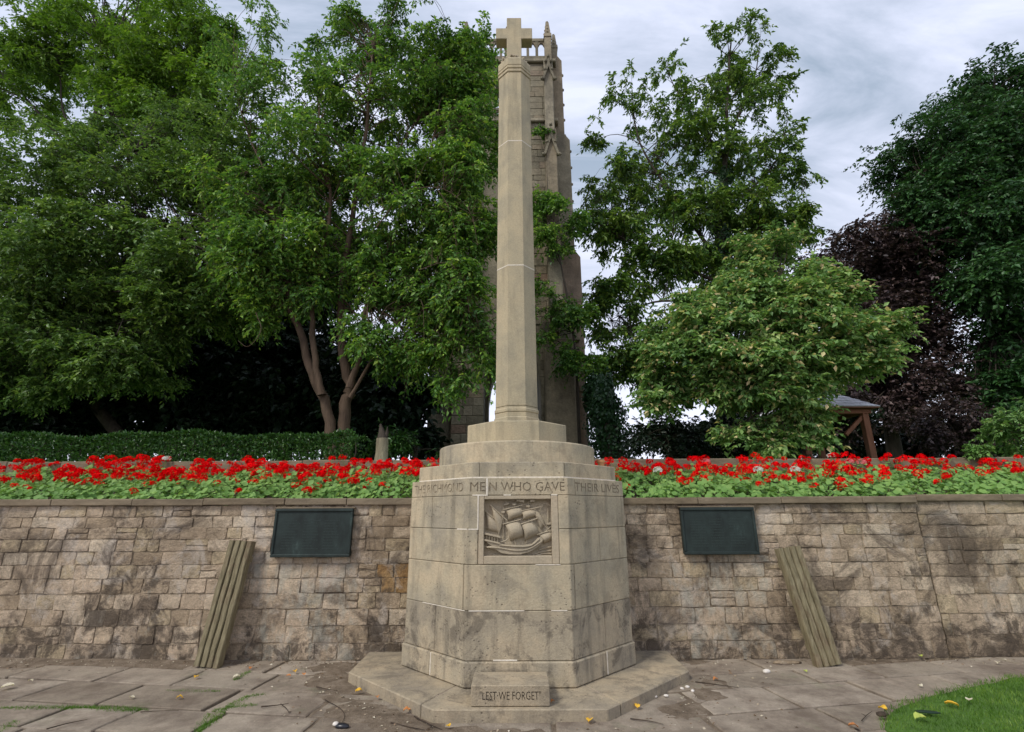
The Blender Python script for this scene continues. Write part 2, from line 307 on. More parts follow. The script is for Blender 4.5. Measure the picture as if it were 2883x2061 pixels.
m = MB('slate'); c = m.ramp(m.rnd(), [(0, (0.42, 0.42, 0.45)), (1, (0.60, 0.60, 0.64))]); c = m.mix(0.5, c, m.ramp(m.noise(6, 5), [(0.3, 0.7), (0.7, 1.3)]), 'MULTIPLY'); m.color(c); m.b.inputs['Roughness'].default_value = 0.6; m.done('slate')
m = MB('terracotta'); m.color(m.ramp(m.noise(14, 4), [(0.3, (0.46, 0.21, 0.09)), (0.7, (0.58, 0.30, 0.14))])); m.done('terracotta')
m = MB('black_plastic'); m.color((0.012, 0.012, 0.016)); m.b.inputs['Roughness'].default_value = 0.3; m.b.inputs['Specular IOR Level'].default_value = 0.5; m.done('black_plastic')
m = MB('dark_green'); m.color((0.012, 0.03, 0.016)); m.b.inputs['Roughness'].default_value = 0.5; m.done('dark_green')
m = MB('pale_chip'); m.color(m.ramp(m.noise(30, 3), [(0.3, (0.52, 0.46, 0.40)), (0.7, (0.75, 0.71, 0.64))])); m.done('pale_chip')
m = MB('twig'); m.color(m.ramp(m.noise(30, 3), [(0.3, (0.03, 0.022, 0.016)), (0.7, (0.085, 0.06, 0.042))])); m.done('twig')
m = MB('stem'); m.color((0.16, 0.24, 0.06)); m.done('stem')

# ------------------------------------------------------------------ ground
CX, CY = 0.056, 6.255                       # memorial axis
WALL_Y = 6.30                               # face of the wall mortar
def fbm(x, y, s, seed=0.0): return mnoise.fractal(Vector((x*s+seed, y*s-seed, seed)), 1.0, 2.0, 5)
def soil_h(x, y):
    h = -0.024 + 0.014*fbm(x, y, 1.3, 3.0) + 0.005*fbm(x, y, 9.0, 1.0)
    d = math.hypot(x-CX, y-CY)
    h += 0.034*math.exp(-((d-2.0)/0.36)**2)*(0.75+0.5*fbm(x, y, 2.2, 6.0))*(1 if y < 6.2 else 0)                  # trodden earth round the platform
    h += 0.030*math.exp(-((WALL_Y-y)/0.22)**2)*(1.0 if x < -2.9 else 0.25)           # washed up against the wall
    h += 0.035*math.exp(-((WALL_Y-y)/0.30)**2)*max(0.0, min(1.0, (-x-3.6)/1.5))
    if x > 0: h -= 0.004
    return h
xs = np.concatenate([[-80, -40, -20, -13], np.arange(-9.5, 9.51, 0.10), [13, 20, 40, 80]]); ys = np.concatenate([[-60, -20, -5, 0, 1.5], np.arange(2.2, 6.61, 0.07)])
V = [(x, y, soil_h(x, y) if abs(x) < 10 and y > 2 else -0.02) for y in ys for x in xs]
nx = len(xs); F = [(j*nx+i, j*nx+i+1, (j+1)*nx+i+1, (j+1)*nx+i) for j in range(len(ys)-1) for i in range(nx-1)]
g = link('ground', np_mesh('ground', V, F, smooth=True), MATS['soil']); g['kind'] = 'structure'

PZ = 2.50                                    # level of the lawn above the bed
def bed_z(y): return 1.62 + 0.53*min(1, max(0, (y-6.55)/2.5))**0.9
xs = np.linspace(-14, 14, 90); ys = np.linspace(6.5, 9.15, 22)
V = [(x, y, bed_z(y) + 0.03*fbm(x, y, 2.5)) for y in ys for x in xs]; nx = 90
F = [(j*nx+i, j*nx+i+1, (j+1)*nx+i+1, (j+1)*nx+i) for j in range(21) for i in range(nx-1)]
g = link('flower_bed', np_mesh('flower_bed', V, F, smooth=True), MATS['bed_soil']); g['kind'] = 'structure'
xs = np.concatenate([[-600, -200, -60], np.linspace(-25, 25, 51), [60, 200, 600]]); ys = np.concatenate([np.linspace(9.22, 25, 24), [40, 80, 200, 700]])
V = [(x, y, PZ + (0.05*fbm(x, y, 0.4) if y < 30 and y > 9.3 else 0)) for y in ys for x in xs]; nx = len(xs)
F = [(j*nx+i, j*nx+i+1, (j+1)*nx+i+1, (j+1)*nx+i) for j in range(len(ys)-1) for i in range(nx-1)]
g = link('upper_lawn', np_mesh('upper_lawn', V, F, smooth=True), MATS['turf']); g['kind'] = 'structure'

# paving: every flagstone its own object
pv = link('pavement', None); pv['kind'] = 'structure'
def slab_mesh(corners, z, rng):
    bm = bmesh.new()
    c = sum((Vector(p) for p in corners), Vector((0, 0)))/4
    tx, ty = rng.uniform(-0.006, 0.006), rng.uniform(-0.006, 0.006)
    pts = []
    for i in range(4):
        a, b = Vector(corners[i]), Vector(corners[(i+1) % 4])
        pts.append(a + (a-c)*rng.uniform(-0.035, 0.0)); mid = (a+b)/2; pts.append(mid + (mid-c)*rng.uniform(-0.045, 0.0))
    lo = [bm.verts.new((p.x, p.y, z-0.05)) for p in pts]
    md = [bm.verts.new((p.x, p.y, z-0.008+tx*(p.x-c.x)+ty*(p.y-c.y))) for p in pts]
    hi = [bm.verts.new((p.x+(c.x-p.x)*0.028, p.y+(c.y-p.y)*0.028, z+rng.uniform(-0.0012, 0.0012)+tx*(p.x-c.x)+ty*(p.y-c.y))) for p in pts]
    ctr = bm.verts.new((c.x, c.y, z-0.001))
    for i in range(8):
        j = (i+1) % 8
        bm.faces.new((lo[i], lo[j], md[j], md[i])); bm.faces.new((md[i], md[j], hi[j], hi[i])); bm.faces.new((hi[i], hi[j], ctr))
    return bm2me('paving_slab', bm)
rng = random.Random(5)
def lawn_edge(x):                            # the lawn lies at y below this line
    pts = [(2.5, 3.4), (2.795, 4.36), (3.078, 4.706), (3.396, 4.893), (3.777, 5.063), (4.115, 5.229), (5.074, 5.594), (6.2, 5.85), (12.0, 6.0)]
    if x < 2.5: return -99
    for a, b in zip(pts, pts[1:]):
        if a[0] <= x <= b[0]: return a[1] + (b[1]-a[1])*(x-a[0])/(b[0]-a[0])
    return 6.0
for side, ang, zz in ((-1, -8.0, 0.0), (1, 9.8, 0.003), (0, 0.5, -0.003)):
    ca, sa = math.cos(R(ang)), math.sin(R(ang))
    v = 1.4
    while v < 8.2:
        hgt = rng.choice((0.42, 0.48, 0.55)); u = -9.5 + rng.uniform(0, 0.8)
        while u < 9.5:
            wdt = rng.uniform(0.65, 1.10)
            cs = [(u, v), (u+wdt-0.022, v), (u+wdt-0.022, v+hgt-0.020), (u, v+hgt-0.020)]
            cs = [(p[0]*ca - p[1]*sa, p[0]*sa + p[1]*ca) for p in cs]
            cx = sum(p[0] for p in cs)/4; cy = sum(p[1] for p in cs)/4; u += wdt
            reg = -1 if cx < -0.95 else (1 if cx > 0.95 else 0)
            if reg != side or cy > 6.28 or cy < 2.6 or abs(cx) > 8.2: continue
            if max(p[1] for p in cs) > 6.62: continue
            if cy < lawn_edge(cx) - 0.25: continue
            if math.hypot(cx-CX, cy-CY) < 1.55: continue
            me = slab_mesh(cs, zz + rng.uniform(-0.006, 0.006), rng)
            link('paving_slab', me, MATS['paving'], pv)
        v += hgt

# lawn in the near right corner
lw = []
for i in range(60):
    x = 2.5 + i*0.16; lw.append((x, lawn_edge(x) + 0.05*fbm(x, 0, 3.0)))
V = []; F = []
for i, (x, ye) in enumerate(lw):
    for j in range(12):
        t = (0, 0.002, 0.006, 0.015, 0.03, 0.06, 0.1, 0.18, 0.3, 0.5, 0.75, 1.0)[j]; V.append((x, ye*(1-t) + (-6.0)*t, 0.024 - (0.04 if j == 0 else 0) + 0.008*fbm(x, t*9, 2.0)))
F = [(i*12+j, i*12+j+1, (i+1)*12+j+1, (i+1)*12+j) for i in range(59) for j in range(11)]
g = link('lawn', np_mesh('lawn', V, F, smooth=True), MATS['turf']); g['kind'] = 'structure'

# ------------------------------------------------------------------ leaf machinery
def leaf_arrays(Pn, D, N, L, W, var, fold=0.25):
    """two-triangle folded leaves"""
    n = len(Pn); D = nrm(D); S = nrm(np.cross(D, N)); N = np.cross(S, D)
    L = np.broadcast_to(L, (n,))[:, None]; W = np.broadcast_to(W, (n,))[:, None]
    mid = Pn + D*L*0.45
    V = np.stack([Pn, mid + S*W*0.5 + N*W*fold, Pn + D*L - N*L*0.08, mid - S*W*0.5 + N*W*fold], 1).reshape(-1, 3)
    b = np.arange(n)[:, None]*4
    F = np.concatenate([b + np.array([0, 1, 2]), b + np.array([0, 2, 3])], 1).reshape(-1, 3)
    return V, F, np.repeat(var, 4)
def sprays(C, rad, axis, ntw, nlf, L, W, droop, rs, flat=0.6, var_c=None, spread=0.9, upb=1.0):
    """clumps at C, each with ntw twigs carrying nlf leaves"""
    n = len(C); rad = np.broadcast_to(rad, (n,))
    d = rs.normal(size=(n, ntw, 3))*spread; d[..., 2] *= flat
    d = nrm(d + axis[:, None, :])
    ln = rad[:, None]*rs.uniform(0.6, 1.3, (n, ntw))
    o = C[:, None, :] + rs.normal(size=(n, ntw, 3))*rad[:, None, None]*0.22
    t = np.linspace(0.15, 1.0, nlf)[None, None, :] + rs.uniform(-0.06, 0.06, (n, ntw, nlf))
    p = o[:, :, None, :] + d[:, :, None, :]*(ln[:, :, None]*t)[..., None]
    p[..., 2] -= droop*(ln[:, :, None]*t*t)
    side = np.where(np.arange(nlf) % 2 == 0, 1.0, -1.0)[None, None, :, None]
    sv = nrm(np.cross(d, np.array([0, 0, 1.0])))[:, :, None, :]*side
    D = d[:, :, None, :]*0.6 + sv*0.75 + rs.normal(size=p.shape)*0.35; D[..., 2] -= 0.25 + droop*0.6
    N = rs.normal(size=p.shape)*0.45; N[..., 2] += upb; N += axis[:, None, None, :]*0.25
    p = p.reshape(-1, 3); m_ = len(p)
    v = rs.normal(0.45, 0.24, m_)
    if var_c is not None: v = v + np.repeat(var_c, ntw*nlf)
    s = rs.uniform(0.5, 1.38, m_)
    V, F, vv = leaf_arrays(p, D.reshape(-1, 3), N.reshape(-1, 3), L*s, W*s, np.clip(v, 0, 0.97))
    tw = (o, d, ln)
    return V, F, vv, tw
def lobe_points(c, r, n, rs, shell=0.45, sub=7):
    """billowed points in an ellipsoid: bunches near the shell, with an uneven outline"""
    k = max(1, n//sub); dr = nrm(rs.normal(size=(k, 3)))
    u = shell + (1-shell)*rs.uniform(0, 1, k)**0.6
    bump = 1 + 0.22*np.sin(dr[:, 0]*5+r[0]*3)*np.cos(dr[:, 2]*6+c[0]) + rs.normal(0, 0.07, k)
    B = c + dr*r*(u*bump)[:, None]
    rr = min(r)*0.34
    Q = B[:, None, :] + rs.normal(size=(k, sub, 3))*rr*np.array([0.75, 0.75, 0.45])
    return Q.reshape(-1, 3), np.repeat(dr, sub, 0)
def tree(name, label, limbs, lobes, leafmat, bark, seed, L=0.10, W=0.05, ntw=6, nlf=11, crad=0.42, droop=0.2, shell=0.45, sub=7, flat=0.6, twigs=True, group=None, tipfrac=0.0, cat='tree', spread=0.9, branch_every=3, base=None, twr=0.004, upb=1.0):
    rs = np.random.RandomState(seed)
    b = base if base is not None else (Vector(limbs[0][0][0]) if limbs else Vector((0, 0, 0)))
    b = Vector((b[0], b[1], b[2])); root = empty(name, b); tag(root, label, cat, group)
    T = Tubes(); nodes = []
    for pts, r0, r1 in limbs:
        q = curve_pts(pts, max(6, 4*len(pts))); q = q + rs.normal(size=q.shape)*r0*0.12
        rad = np.linspace(r0, r1, len(q)); rad[0] *= 1.25
        T.add(q - np.array(b), rad, 9 if r0 > 0.06 else 6)
        nodes += [(x, rr) for x, rr in zip(q[2:], rad[2:])]
    Cs, Ax = [], []; cen = []
    for (c, r, n) in lobes:
        Q, A = lobe_points(np.array(c), np.array(r), n, rs, shell, sub); Cs.append(Q); Ax.append(A); cen.append(np.array(c))
    C = np.concatenate(Cs); A = np.concatenate(Ax)
    A = A*np.array([1, 1, 0.5]); A[:, 2] -= 0.1
    keep = C[:, 2] > PZ + 0.15; C, A = C[keep], A[keep]
    gv = rs.normal(0, 0.08, len(C)) + 0.16*np.sin(C[:, 0]*2.1+seed)*np.sin(C[:, 2]*2.7+C[:, 1]*1.9)
    V, F, vv, (o, d, ln) = sprays(C, crad, A*0.7, ntw, nlf, L, W, droop, rs, flat, gv, spread, upb)
    if tipfrac:
        tip = rs.uniform(size=len(vv)//4) < tipfrac; vv = np.where(np.repeat(tip, 4), rs.uniform(0.93, 1.0, len(vv)), np.minimum(vv, 0.88))
    cr = link('crown', np_mesh('crown', V - np.array(b), F, vv), MATS[leafmat], root)
    # branches: limb -> bunch -> clump
    if nodes:
        zmin = b.z + 0.5*(C[:, 2].mean()-b.z); nodes = [q_ for q_ in nodes if q_[0][2] > zmin] or nodes[-4:]
        NP = np.array([x for x, _ in nodes]); NR = np.array([r_ for _, r_ in nodes])
        for i in range(0, len(C), branch_every):
            e = C[i]; dd = np.linalg.norm(NP - e, axis=1) + 0.8*np.maximum(0, NP[:, 2] - e[2] + 0.3); k = int(np.argmin(dd + rs.uniform(0, 1.3, len(dd))))
            s = NP[k]; mid = (s + e)/2 + np.array([0, 0, 0.12*np.linalg.norm(e-s)]) + rs.normal(size=3)*0.08*np.linalg.norm(e-s)
            q = curve_pts([s, mid, e], 6); r0 = min(NR[k]*0.6, 0.012 + 0.010*np.linalg.norm(e-s))
            T.add(q - np.array(b), np.linspace(r0, 0.005, 6), 4)
    if twigs:
        oo = o.reshape(-1, 3); dd = d.reshape(-1, 3); l2 = ln.reshape(-1)
        e = oo + dd*l2[:, None]*0.55; e[:, 2] -= droop*l2*0.30; e2 = oo + dd*l2[:, None]; e2[:, 2] -= droop*l2
        sv = nrm(np.cross(dd, np.array([0.2, 1.0, 0.1])))*twr
        n = len(oo); VV = np.stack([oo-sv, oo+sv, e-sv, e+sv, e2-sv*0.4, e2+sv*0.4], 1).reshape(-1, 3) - np.array(b)
        bb = np.arange(n)[:, None]*6; FF = np.concatenate([bb+np.array([0, 1, 3, 2]), bb+np.array([2, 3, 5, 4])], 1).reshape(-1, 4)
        T.V.append(VV); T.F.append(FF + T.n); T.n += len(VV)
    if T.V: link('trunk', T.mesh('trunk'), MATS[bark], root)
    return root
def LB(px, py, rx, ry, Y, rd, n):
    k = mpp(px, py, Y); return (tuple(P(px, py, Y)), (rx*k, rd, ry*k), n)
def LP(path, Y): return [tuple(P(p[0], p[1], p[2] if len(p) > 2 else Y)) for p in path]
def ground_pt(px, Y):
    p = P(px, 1250, Y); return (p.x, Y, PZ - 0.05)
# ------------------------------------------------------------------ retaining walls
def rough_stone(w, h, d, rng):
    nx, ny = 5, 4; V = []; grid = {}
    jit = [(rng.uniform(-0.008, 0.008), rng.uniform(-0.006, 0.006)) for _ in range(4)]
    tx, tz = rng.uniform(-0.004, 0.004), rng.uniform(-0.003, 0.003)
    for j in range(ny):
        for i in range(nx):
            u, v = i/(nx-1), j/(ny-1)
            ox = (1-u)*(1-v)*jit[0][0]+u*(1-v)*jit[1][0]+(1-u)*v*jit[2][0]+u*v*jit[3][0]
            oz = (1-u)*(1-v)*jit[0][1]+u*(1-v)*jit[1][1]+(1-u)*v*jit[2][1]+u*v*jit[3][1]
            edge = i in (0, nx-1) or j in (0, ny-1)
            uu = u + (0 if i in (0, nx-1) else rng.uniform(-0.06, 0.06)); vv = v + (0 if j in (0, ny-1) else rng.uniform(-0.06, 0.06))
            # edge rows pulled in towards the arris, middle proud and uneven
            if not edge:
                if i == 1: uu = 0.11 + rng.uniform(-0.04, 0.04)
                if i == nx-2: uu = 0.89 + rng.uniform(-0.04, 0.04)
                if j == 1: vv = 0.20 + rng.uniform(-0.05, 0.05)
                if j == ny-2: vv = 0.80 + rng.uniform(-0.05, 0.05)
            dep = (0.80*d+rng.uniform(-0.002, 0.002) if edge else d*rng.uniform(0.7, 1.5)) + tx*(uu-0.5)*2 + tz*(vv-0.5)*2
            cr = 0.004 if (i in (0, nx-1) and j in (0, ny-1)) else 0.0
            x = (uu-0.5)*w + ox + (cr if u < 0.5 else -cr); z = (vv-0.5)*h + oz + (cr*0.7 if v < 0.5 else -cr*0.7)
            if edge and not cr: x += rng.uniform(-0.004, 0.004); z += rng.uniform(-0.004, 0.004)
            V.append((x, -dep, z))
    F = []
    for j in range(ny-1):
        for i in range(nx-1):
            a = j*nx+i; F.append((a, a+1, a+nx+1, a+nx))
    ring = [i for i in range(nx)] + [j*nx+nx-1 for j in range(1, ny)] + [(ny-1)*nx+i for i in range(nx-2, -1, -1)] + [j*nx for j in range(ny-2, 0, -1)]
    b0 = len(V)
    for k in ring: V.append((V[k][0], 0.03, V[k][2]))
    for q in range(len(ring)):
        r = (q+1) % len(ring); F.append((ring[q], b0+q, b0+r, ring[r]))
    me = bpy.data.meshes.new('stone'); me.from_pydata(V, [], F)
    me.polygons.foreach_set('use_smooth', [False]*len(me.polygons))
    me.update(); return me
PLQ = [(-2.86, -1.92, 1.10, 1.65), (2.02, 2.91, 1.11, 1.645)]
def wall(label, x0, x1, courses, wmin, wmax, yface, seed, copz, joint, dirt_bias=0.0):
    rng = random.Random(seed)
    root = empty('retaining_wall', ((x0+x1)/2, yface+0.2, 0)); tag(root, label, 'wall', 'stone walls round the memorial')
    o = Vector(root.location)
    bm = bmesh.new(); box_bm(bm, x0-o.x, x1-o.x, 0.0-0.2, 0.30, -0.3, courses[-1]-0.002); link('mortar', bm2me('mortar', bm), MATS['wall_mortar'], root)
    for ci, (z0, z1) in enumerate(zip(courses, courses[1:])):
        x = x0 + rng.uniform(-0.15, 0.0)
        while x < x1-0.03:
            w = rng.uniform(wmin, wmax)*(0.62 if rng.random() < 0.2 else 1.0)
            a, b = max(x, x0), min(x+w, x1); x += w
            if x1 - x < 0.09: b = x1; x = x1
            if b-a < 0.05: continue
            mx, mz = (a+b)/2, (z0+z1)/2
            hid = False
            for (pa, pb, pc, pd) in PLQ:
                if a > pa+0.02 and b < pb-0.02 and z0 > pc+0.01 and z1 < pd+0.01: hid = True
            if hid: continue
            made = []; d = rng.uniform(0.006, 0.016)
            for (pa, pb, pc, pd) in PLQ:
                if b > pa-0.03 and a < pb+0.03 and z1 > pc and z0 < pd+0.03: d = 0.012
            for (qa, qb, qc, qd) in ([(a, b, z0, z1)] if (rng.random() > 0.13 or b-a > 0.30 or z1-z0 < 0.13) else [(a, b, z0, z0+(z1-z0)*rng.uniform(0.42, 0.58))]*1 + [(a, b, 0, 0)]):
                if qd == 0: qc, qd = zmid, z1
                zmid = qd; dz = rng.uniform(-0.006, 0.006)
                me = rough_stone(qb-qa-joint*rng.uniform(0.4, 2.0), qd-qc-joint*rng.uniform(0.3, 1.8), d, rng)
                s = link('stone', me, MATS['ochre_stone' if (-1.62 < mx < -1.0 and 0.66 < mz < 0.98) else 'wall_stone'], root, (mx-o.x, -0.2, (qc+qd)/2-o.z+dz)); made.append(s)
            dirt = {0: 1.0, 1: 0.75, 2: 0.4}.get(ci, 0.0) + dirt_bias
            if -4.9 < mx < -4.1 and mz > 0.4: dirt += 0.55
            if abs(abs(mx)-1.35) < 0.25: dirt += 0.3
            if 4.2 < mx < 4.95: dirt += 0.3
            vg = 0.0
            for (pa, pb, pc, pd) in PLQ:
                if pa-0.1 < mx < pb+0.1 and mz < pc+0.05: vg = 1.0
            for s in made: s['dirt'] = min(1.0, dirt); s['verdigris'] = vg
    x = x0
    while x < x1-0.05:
        w = min(rng.uniform(0.75, 1.15), x1-x)
        if x1-x-w < 0.3: w = x1-x
        bm = bmesh.new(); box_bm(bm, -w/2+0.003, w/2-0.003, -0.055, 0.24, 0.0, 0.078)
        bev(bm, 0.010, 2)
        link('coping_stone', bm2me('coping_stone', bm), MATS['coping'], root, (x+w/2-o.x, -0.2+rng.uniform(-0.006, 0.006), copz-o.z+rng.uniform(-0.004, 0.004))); x += w
    return root
def crs(hs, top):
    t = sum(hs); z = [0.0]
    for h in hs: z.append(z[-1]+h*top/t)
    return z
wall('long coursed rubble wall with a leaning plank, left of the memorial', -8.6, -1.05, crs([1.15, 1.18, 1.12, 1.08, 1.05, 1.0, 0.95, 0.9, 0.85, 0.82, 0.85], 1.695), 0.20, 0.36, WALL_Y, 11, 1.695, 0.008)
wall('shorter rubble wall with a dark plaque between the memorial and the upright joint', 1.15, 4.93, crs([1.2, 1.1, 1.15, 1.1, 0.95, 1.05, 1.0, 0.95, 0.8, 0.8, 0.75], 1.690), 0.17, 0.38, WALL_Y, 23, 1.690, 0.008, 0.1)
wall('rubble wall of larger blocks beyond the upright joint at the far right', 4.96, 8.8, crs([1.35, 1.3, 1.2, 1.1, 0.8, 0.9, 0.85, 0.8, 0.8, 0.9], 1.715), 0.24, 0.50, WALL_Y+0.03, 37, 1.715, 0.008, 0.15)

# ------------------------------------------------------------------ bronze plaques
def plaque(label, x0, x1, z0, z1, seed):
    rng = random.Random(seed)
    cx, cz = (x0+x1)/2, (z0+z1)/2; w, h = (x1-x0)/2, (z1-z0)/2
    root = empty('memorial_plaque', (cx, WALL_Y-0.075, z0)); tag(root, label, 'plaque', 'bronze name plaques on the wall')
    bm = bmesh.new(); box_bm(bm, -w+0.012, w-0.012, -0.008, 0.10, 0.012, 2*h-0.012); link('panel', bm2me('panel', bm), MATS['bronze'], root)
    for (a, b, c, d) in ((-w, w, 0, 0.035), (-w, w, 2*h-0.035, 2*h), (-w, -w+0.032, 0.0345, 2*h-0.0345), (w-0.032, w, 0.0345, 2*h-0.0345)):
        bm = bmesh.new(); box_bm(bm, a, b, -0.024, 0.0, c, d); bev(bm, 0.007); link('frame_bar', bm2me('frame_bar', bm), MATS['bronze'], root)
    bm = bmesh.new()                       # worn name columns, too rubbed to read
    for col in range(3):
        for row in range(11):
            xx = -w+0.11+col*(2*w-0.2)/3; zz = 0.09+row*(2*h-0.20)/11; ln = rng.uniform(0.10, 0.20)
            k = xx
            while k < xx+ln:
                dl = rng.uniform(0.004, 0.012); box_bm(bm, k, k+dl, -0.0095, -0.007, zz, zz+rng.uniform(0.008, 0.014)); k += dl+rng.uniform(0.003, 0.008)
    o = link('worn_lettering', bm2me('worn_lettering', bm), MATS['bronze_worn'], root); o['kind'] = 'stuff'
    bm = bmesh.new(); box_bm(bm, -w-0.012, w+0.012, -0.004, 0.08, 2*h+0.001, 2*h+0.016); bev(bm, 0.004); link('lead_strip', bm2me('lead_strip', bm), MATS['coping'], root)
plaque('plain dark bronze plaque on the wall left of the memorial', -2.86, -1.92, 1.10, 1.65, 1)
plaque('dark bronze plaque on the wall right of the memorial, streaked with green', 2.02, 2.91, 1.11, 1.645, 2)

# ------------------------------------------------------------------ leaning planks
def leaning(label, base, top, seed, flip):
    """bench plank of four slats leaning on the wall; base and top are mid points of its near face"""
    rng = random.Random(seed)
    b, t = Vector(base), Vector(top); up = (t-b); L = up.length; up.normalize()
    sd = Vector((1, 0, 0)); sd = (sd - up*sd.dot(up)).normalized()
    if flip: sd = (sd + Vector((0, 0.22*flip, 0))).normalized(); sd = (sd - up*sd.dot(up)).normalized()
    nr = up.cross(sd); nr = -nr if nr.y > 0 else nr           # towards the viewer
    root = empty('leaning_plank', b); tag(root, label, 'plank', 'grooved planks leaning on the wall')
    ws = 0.300/4
    ends = [rng.uniform(-0.022, 0.0) for _ in range(4)]
    for k in range(4):
        bm = bmesh.new(); n = 14
        x0 = -0.150 + k*ws + 0.005; x1 = x0 + ws - 0.012; dd = 0.085
        prev = None
        for i in range(n+1):
            z = (L+ends[k])*i/n; wv = 0.0030*math.sin(i*1.3+k) + rng.uniform(-0.0016, 0.0016); q = rng.uniform(-0.002, 0.002)
            ring = []
            for (x, y) in ((x0+wv, dd), (x0+wv, 0.012), (x0+wv+0.007, 0.0+q), (x1+wv-0.007, 0.0-q), (x1+wv, 0.012), (x1+wv, dd)):
                p = sd*x - nr*y + up*z; ring.append(bm.verts.new(p))
            if prev:
                for j in range(6): bm.faces.new((prev[j], prev[(j+1) % 6], ring[(j+1) % 6], ring[j]))
            else: bm.faces.new(ring)
            prev = ring
        bm.faces.new(prev[::-1]); link('slat', bm2me('slat', bm), MATS['plank_wood'], root)
    for z in (0.16*L, 0.84*L):
        bm = bmesh.new(); M = Matrix(((sd.x, -nr.x, up.x, 0), (sd.y, -nr.y, up.y, 0), (sd.z, -nr.z, up.z, 0), (0, 0, 0, 1)))
        box_bm(bm, -0.14, 0.14, 0.0855, 0.115, z-0.03, z+0.03, M)
        link('batten', bm2me('batten', bm), MATS['plank_wood'], root)
leaning('weathered grooved plank leaning on the wall to the left of the left plaque', (-3.32, 6.02, 0.012), (-3.205, 6.165, 1.305), 3, -0.5)
leaning('weathered grooved plank leaning on the wall to the right of the right plaque', (3.39, 5.97, 0.012), (3.235, 6.15, 1.215), 4, 0.5)

# ------------------------------------------------------------------ war memorial
mem = empty('war_memorial', (CX, CY, 0)); tag(mem, 'tall sandstone war memorial with a cross on a tapering eight-sided shaft and a ship carving', 'memorial')
def octp(Wd):
    a = Wd/2; b = a*math.tan(math.pi/8)
    return [(-b, -a), (b, -a), (a, -b), (a, b), (b, a), (-b, a), (-a, b), (-a, -b)]      # front edge first, anticlockwise from above
def oct_at(Wd, s):
    """point at s facets along the rim; s=0 mid front, grows to the right"""
    p = octp(Wd); t = (s + 0.5) % 8; i = int(t); f = t - i; a, b = p[i], p[(i+1) % 8]
    return (a[0]+(b[0]-a[0])*f, a[1]+(b[1]-a[1])*f)
def ring_bm(Wd, s0, s1, z0, z1, th=0.22, gap=0.0022, bv=0.005, Wtop=None):
    fac = Wd*math.tan(math.pi/8); g = gap/fac
    ss = [s0+g] + [k+0.5 for k in range(math.ceil(s0-0.5), math.floor(s1-0.5)+1) if s0+g < k+0.5 < s1-g] + [s1-g]
    pts = [oct_at(Wd, s) for s in ss] + [oct_at(Wd-2*th, s) for s in reversed(ss)]
    top = None
    if Wtop: top = [oct_at(Wtop, s) for s in ss] + [oct_at(Wtop-2*th, s) for s in reversed(ss)]
    bm = bmesh.new(); prism_bm(bm, pts, z0+gap*0.7, z1-gap*0.7, top)
    if bv: bev(bm, bv)
    return bm
def core(part, Wd, z0, z1, mat):
    bm = bmesh.new(); prism_bm(bm, octp(Wd), z0, z1); return link(part, bm2me(part, bm), mat, mem)
def text_mesh(body, height, width, depth):
    cu = bpy.data.curves.new('t', 'FONT'); cu.body = body; cu.align_x = 'CENTER'; cu.size = 1.0; cu.extrude = 0.5; cu.resolution_u = 2
    o = bpy.data.objects.new('t', cu); COL.objects.link(o); bpy.context.view_layer.update()
    dg = bpy.context.evaluated_depsgraph_get(); me = bpy.data.meshes.new_from_object(o.evaluated_get(dg)); bpy.data.objects.remove(o)
    co = np.empty(len(me.vertices)*3, np.float32); me.vertices.foreach_get('co', co); co = co.reshape(-1, 3)
    w = co[:, 0].max()-co[:, 0].min(); h = co[:, 1].max()-co[:, 1].min()
    co[:, 0] = (co[:, 0]-(co[:, 0].max()+co[:, 0].min())/2)*width/w; co[:, 1] = (co[:, 1]-co[:, 1].min())*height/h; co[:, 2] *= depth
    me.vertices.foreach_set('co', co.ravel()); return me
def engrave(obj, body, height, width, M, mat, depth=0.012):
    """cut lettering into obj: the cut faces take mat, a darker colour standing in for their shade"""
    me = text_mesh(body, height, width, depth*2); me.materials.clear(); me.materials.append(mat)
    c = bpy.data.objects.new('c', me); COL.objects.link(c); c.matrix_world = M
    md = obj.modifiers.new('b', 'BOOLEAN'); md.object = c; md.operation = 'DIFFERENCE'; md.solver = 'EXACT'
    try: md.material_mode = 'TRANSFER'
    except Exception: pass
    bpy.context.view_layer.update(); dg = bpy.context.evaluated_depsgraph_get()
    nm = bpy.data.meshes.new_from_object(obj.evaluated_get(dg)); old = obj.data; obj.modifiers.clear(); obj.data = nm; bpy.data.objects.remove(c); bpy.data.meshes.remove(old)
def facet_M(Wd, k, z, along=0.0):
    """frame on facet k (0 front, 1 right of it): x along, y up, z out"""
    a = k*math.pi/4; out_ = Vector((math.sin(a), -math.cos(a), 0)); al = Vector((math.cos(a), math.sin(a), 0)); up = Vector((0, 0, 1))
    p = Vector((CX, CY, 0)) + out_*Wd/2 + al*along + up*z
    return Matrix(((al.x, up.x, out_.x, p.x), (al.y, up.y, out_.y, p.y), (al.z, up.z, out_.z, p.z), (0, 0, 0, 1)))

WPF, WB, WQ, W2 = 3.377, 2.425, 2.383, 2.245
ZP = 0.09
# platform: paving blocks round the foot
pf = core('platform', WPF-0.40, -0.05, ZP-0.006, MATS['mortar'])
for s0, s1 in ((-2.6, -1.38), (-1.38, -0.62), (-0.62, 0.63), (0.63, 1.36), (1.36, 2.6)):
    bm = ring_bm(WPF, s0, s1, -0.06, ZP, th=0.62, gap=0.003, bv=0.008); o = link('platform_stone', bm2me('platform_stone', bm), MATS['platform'], pf)
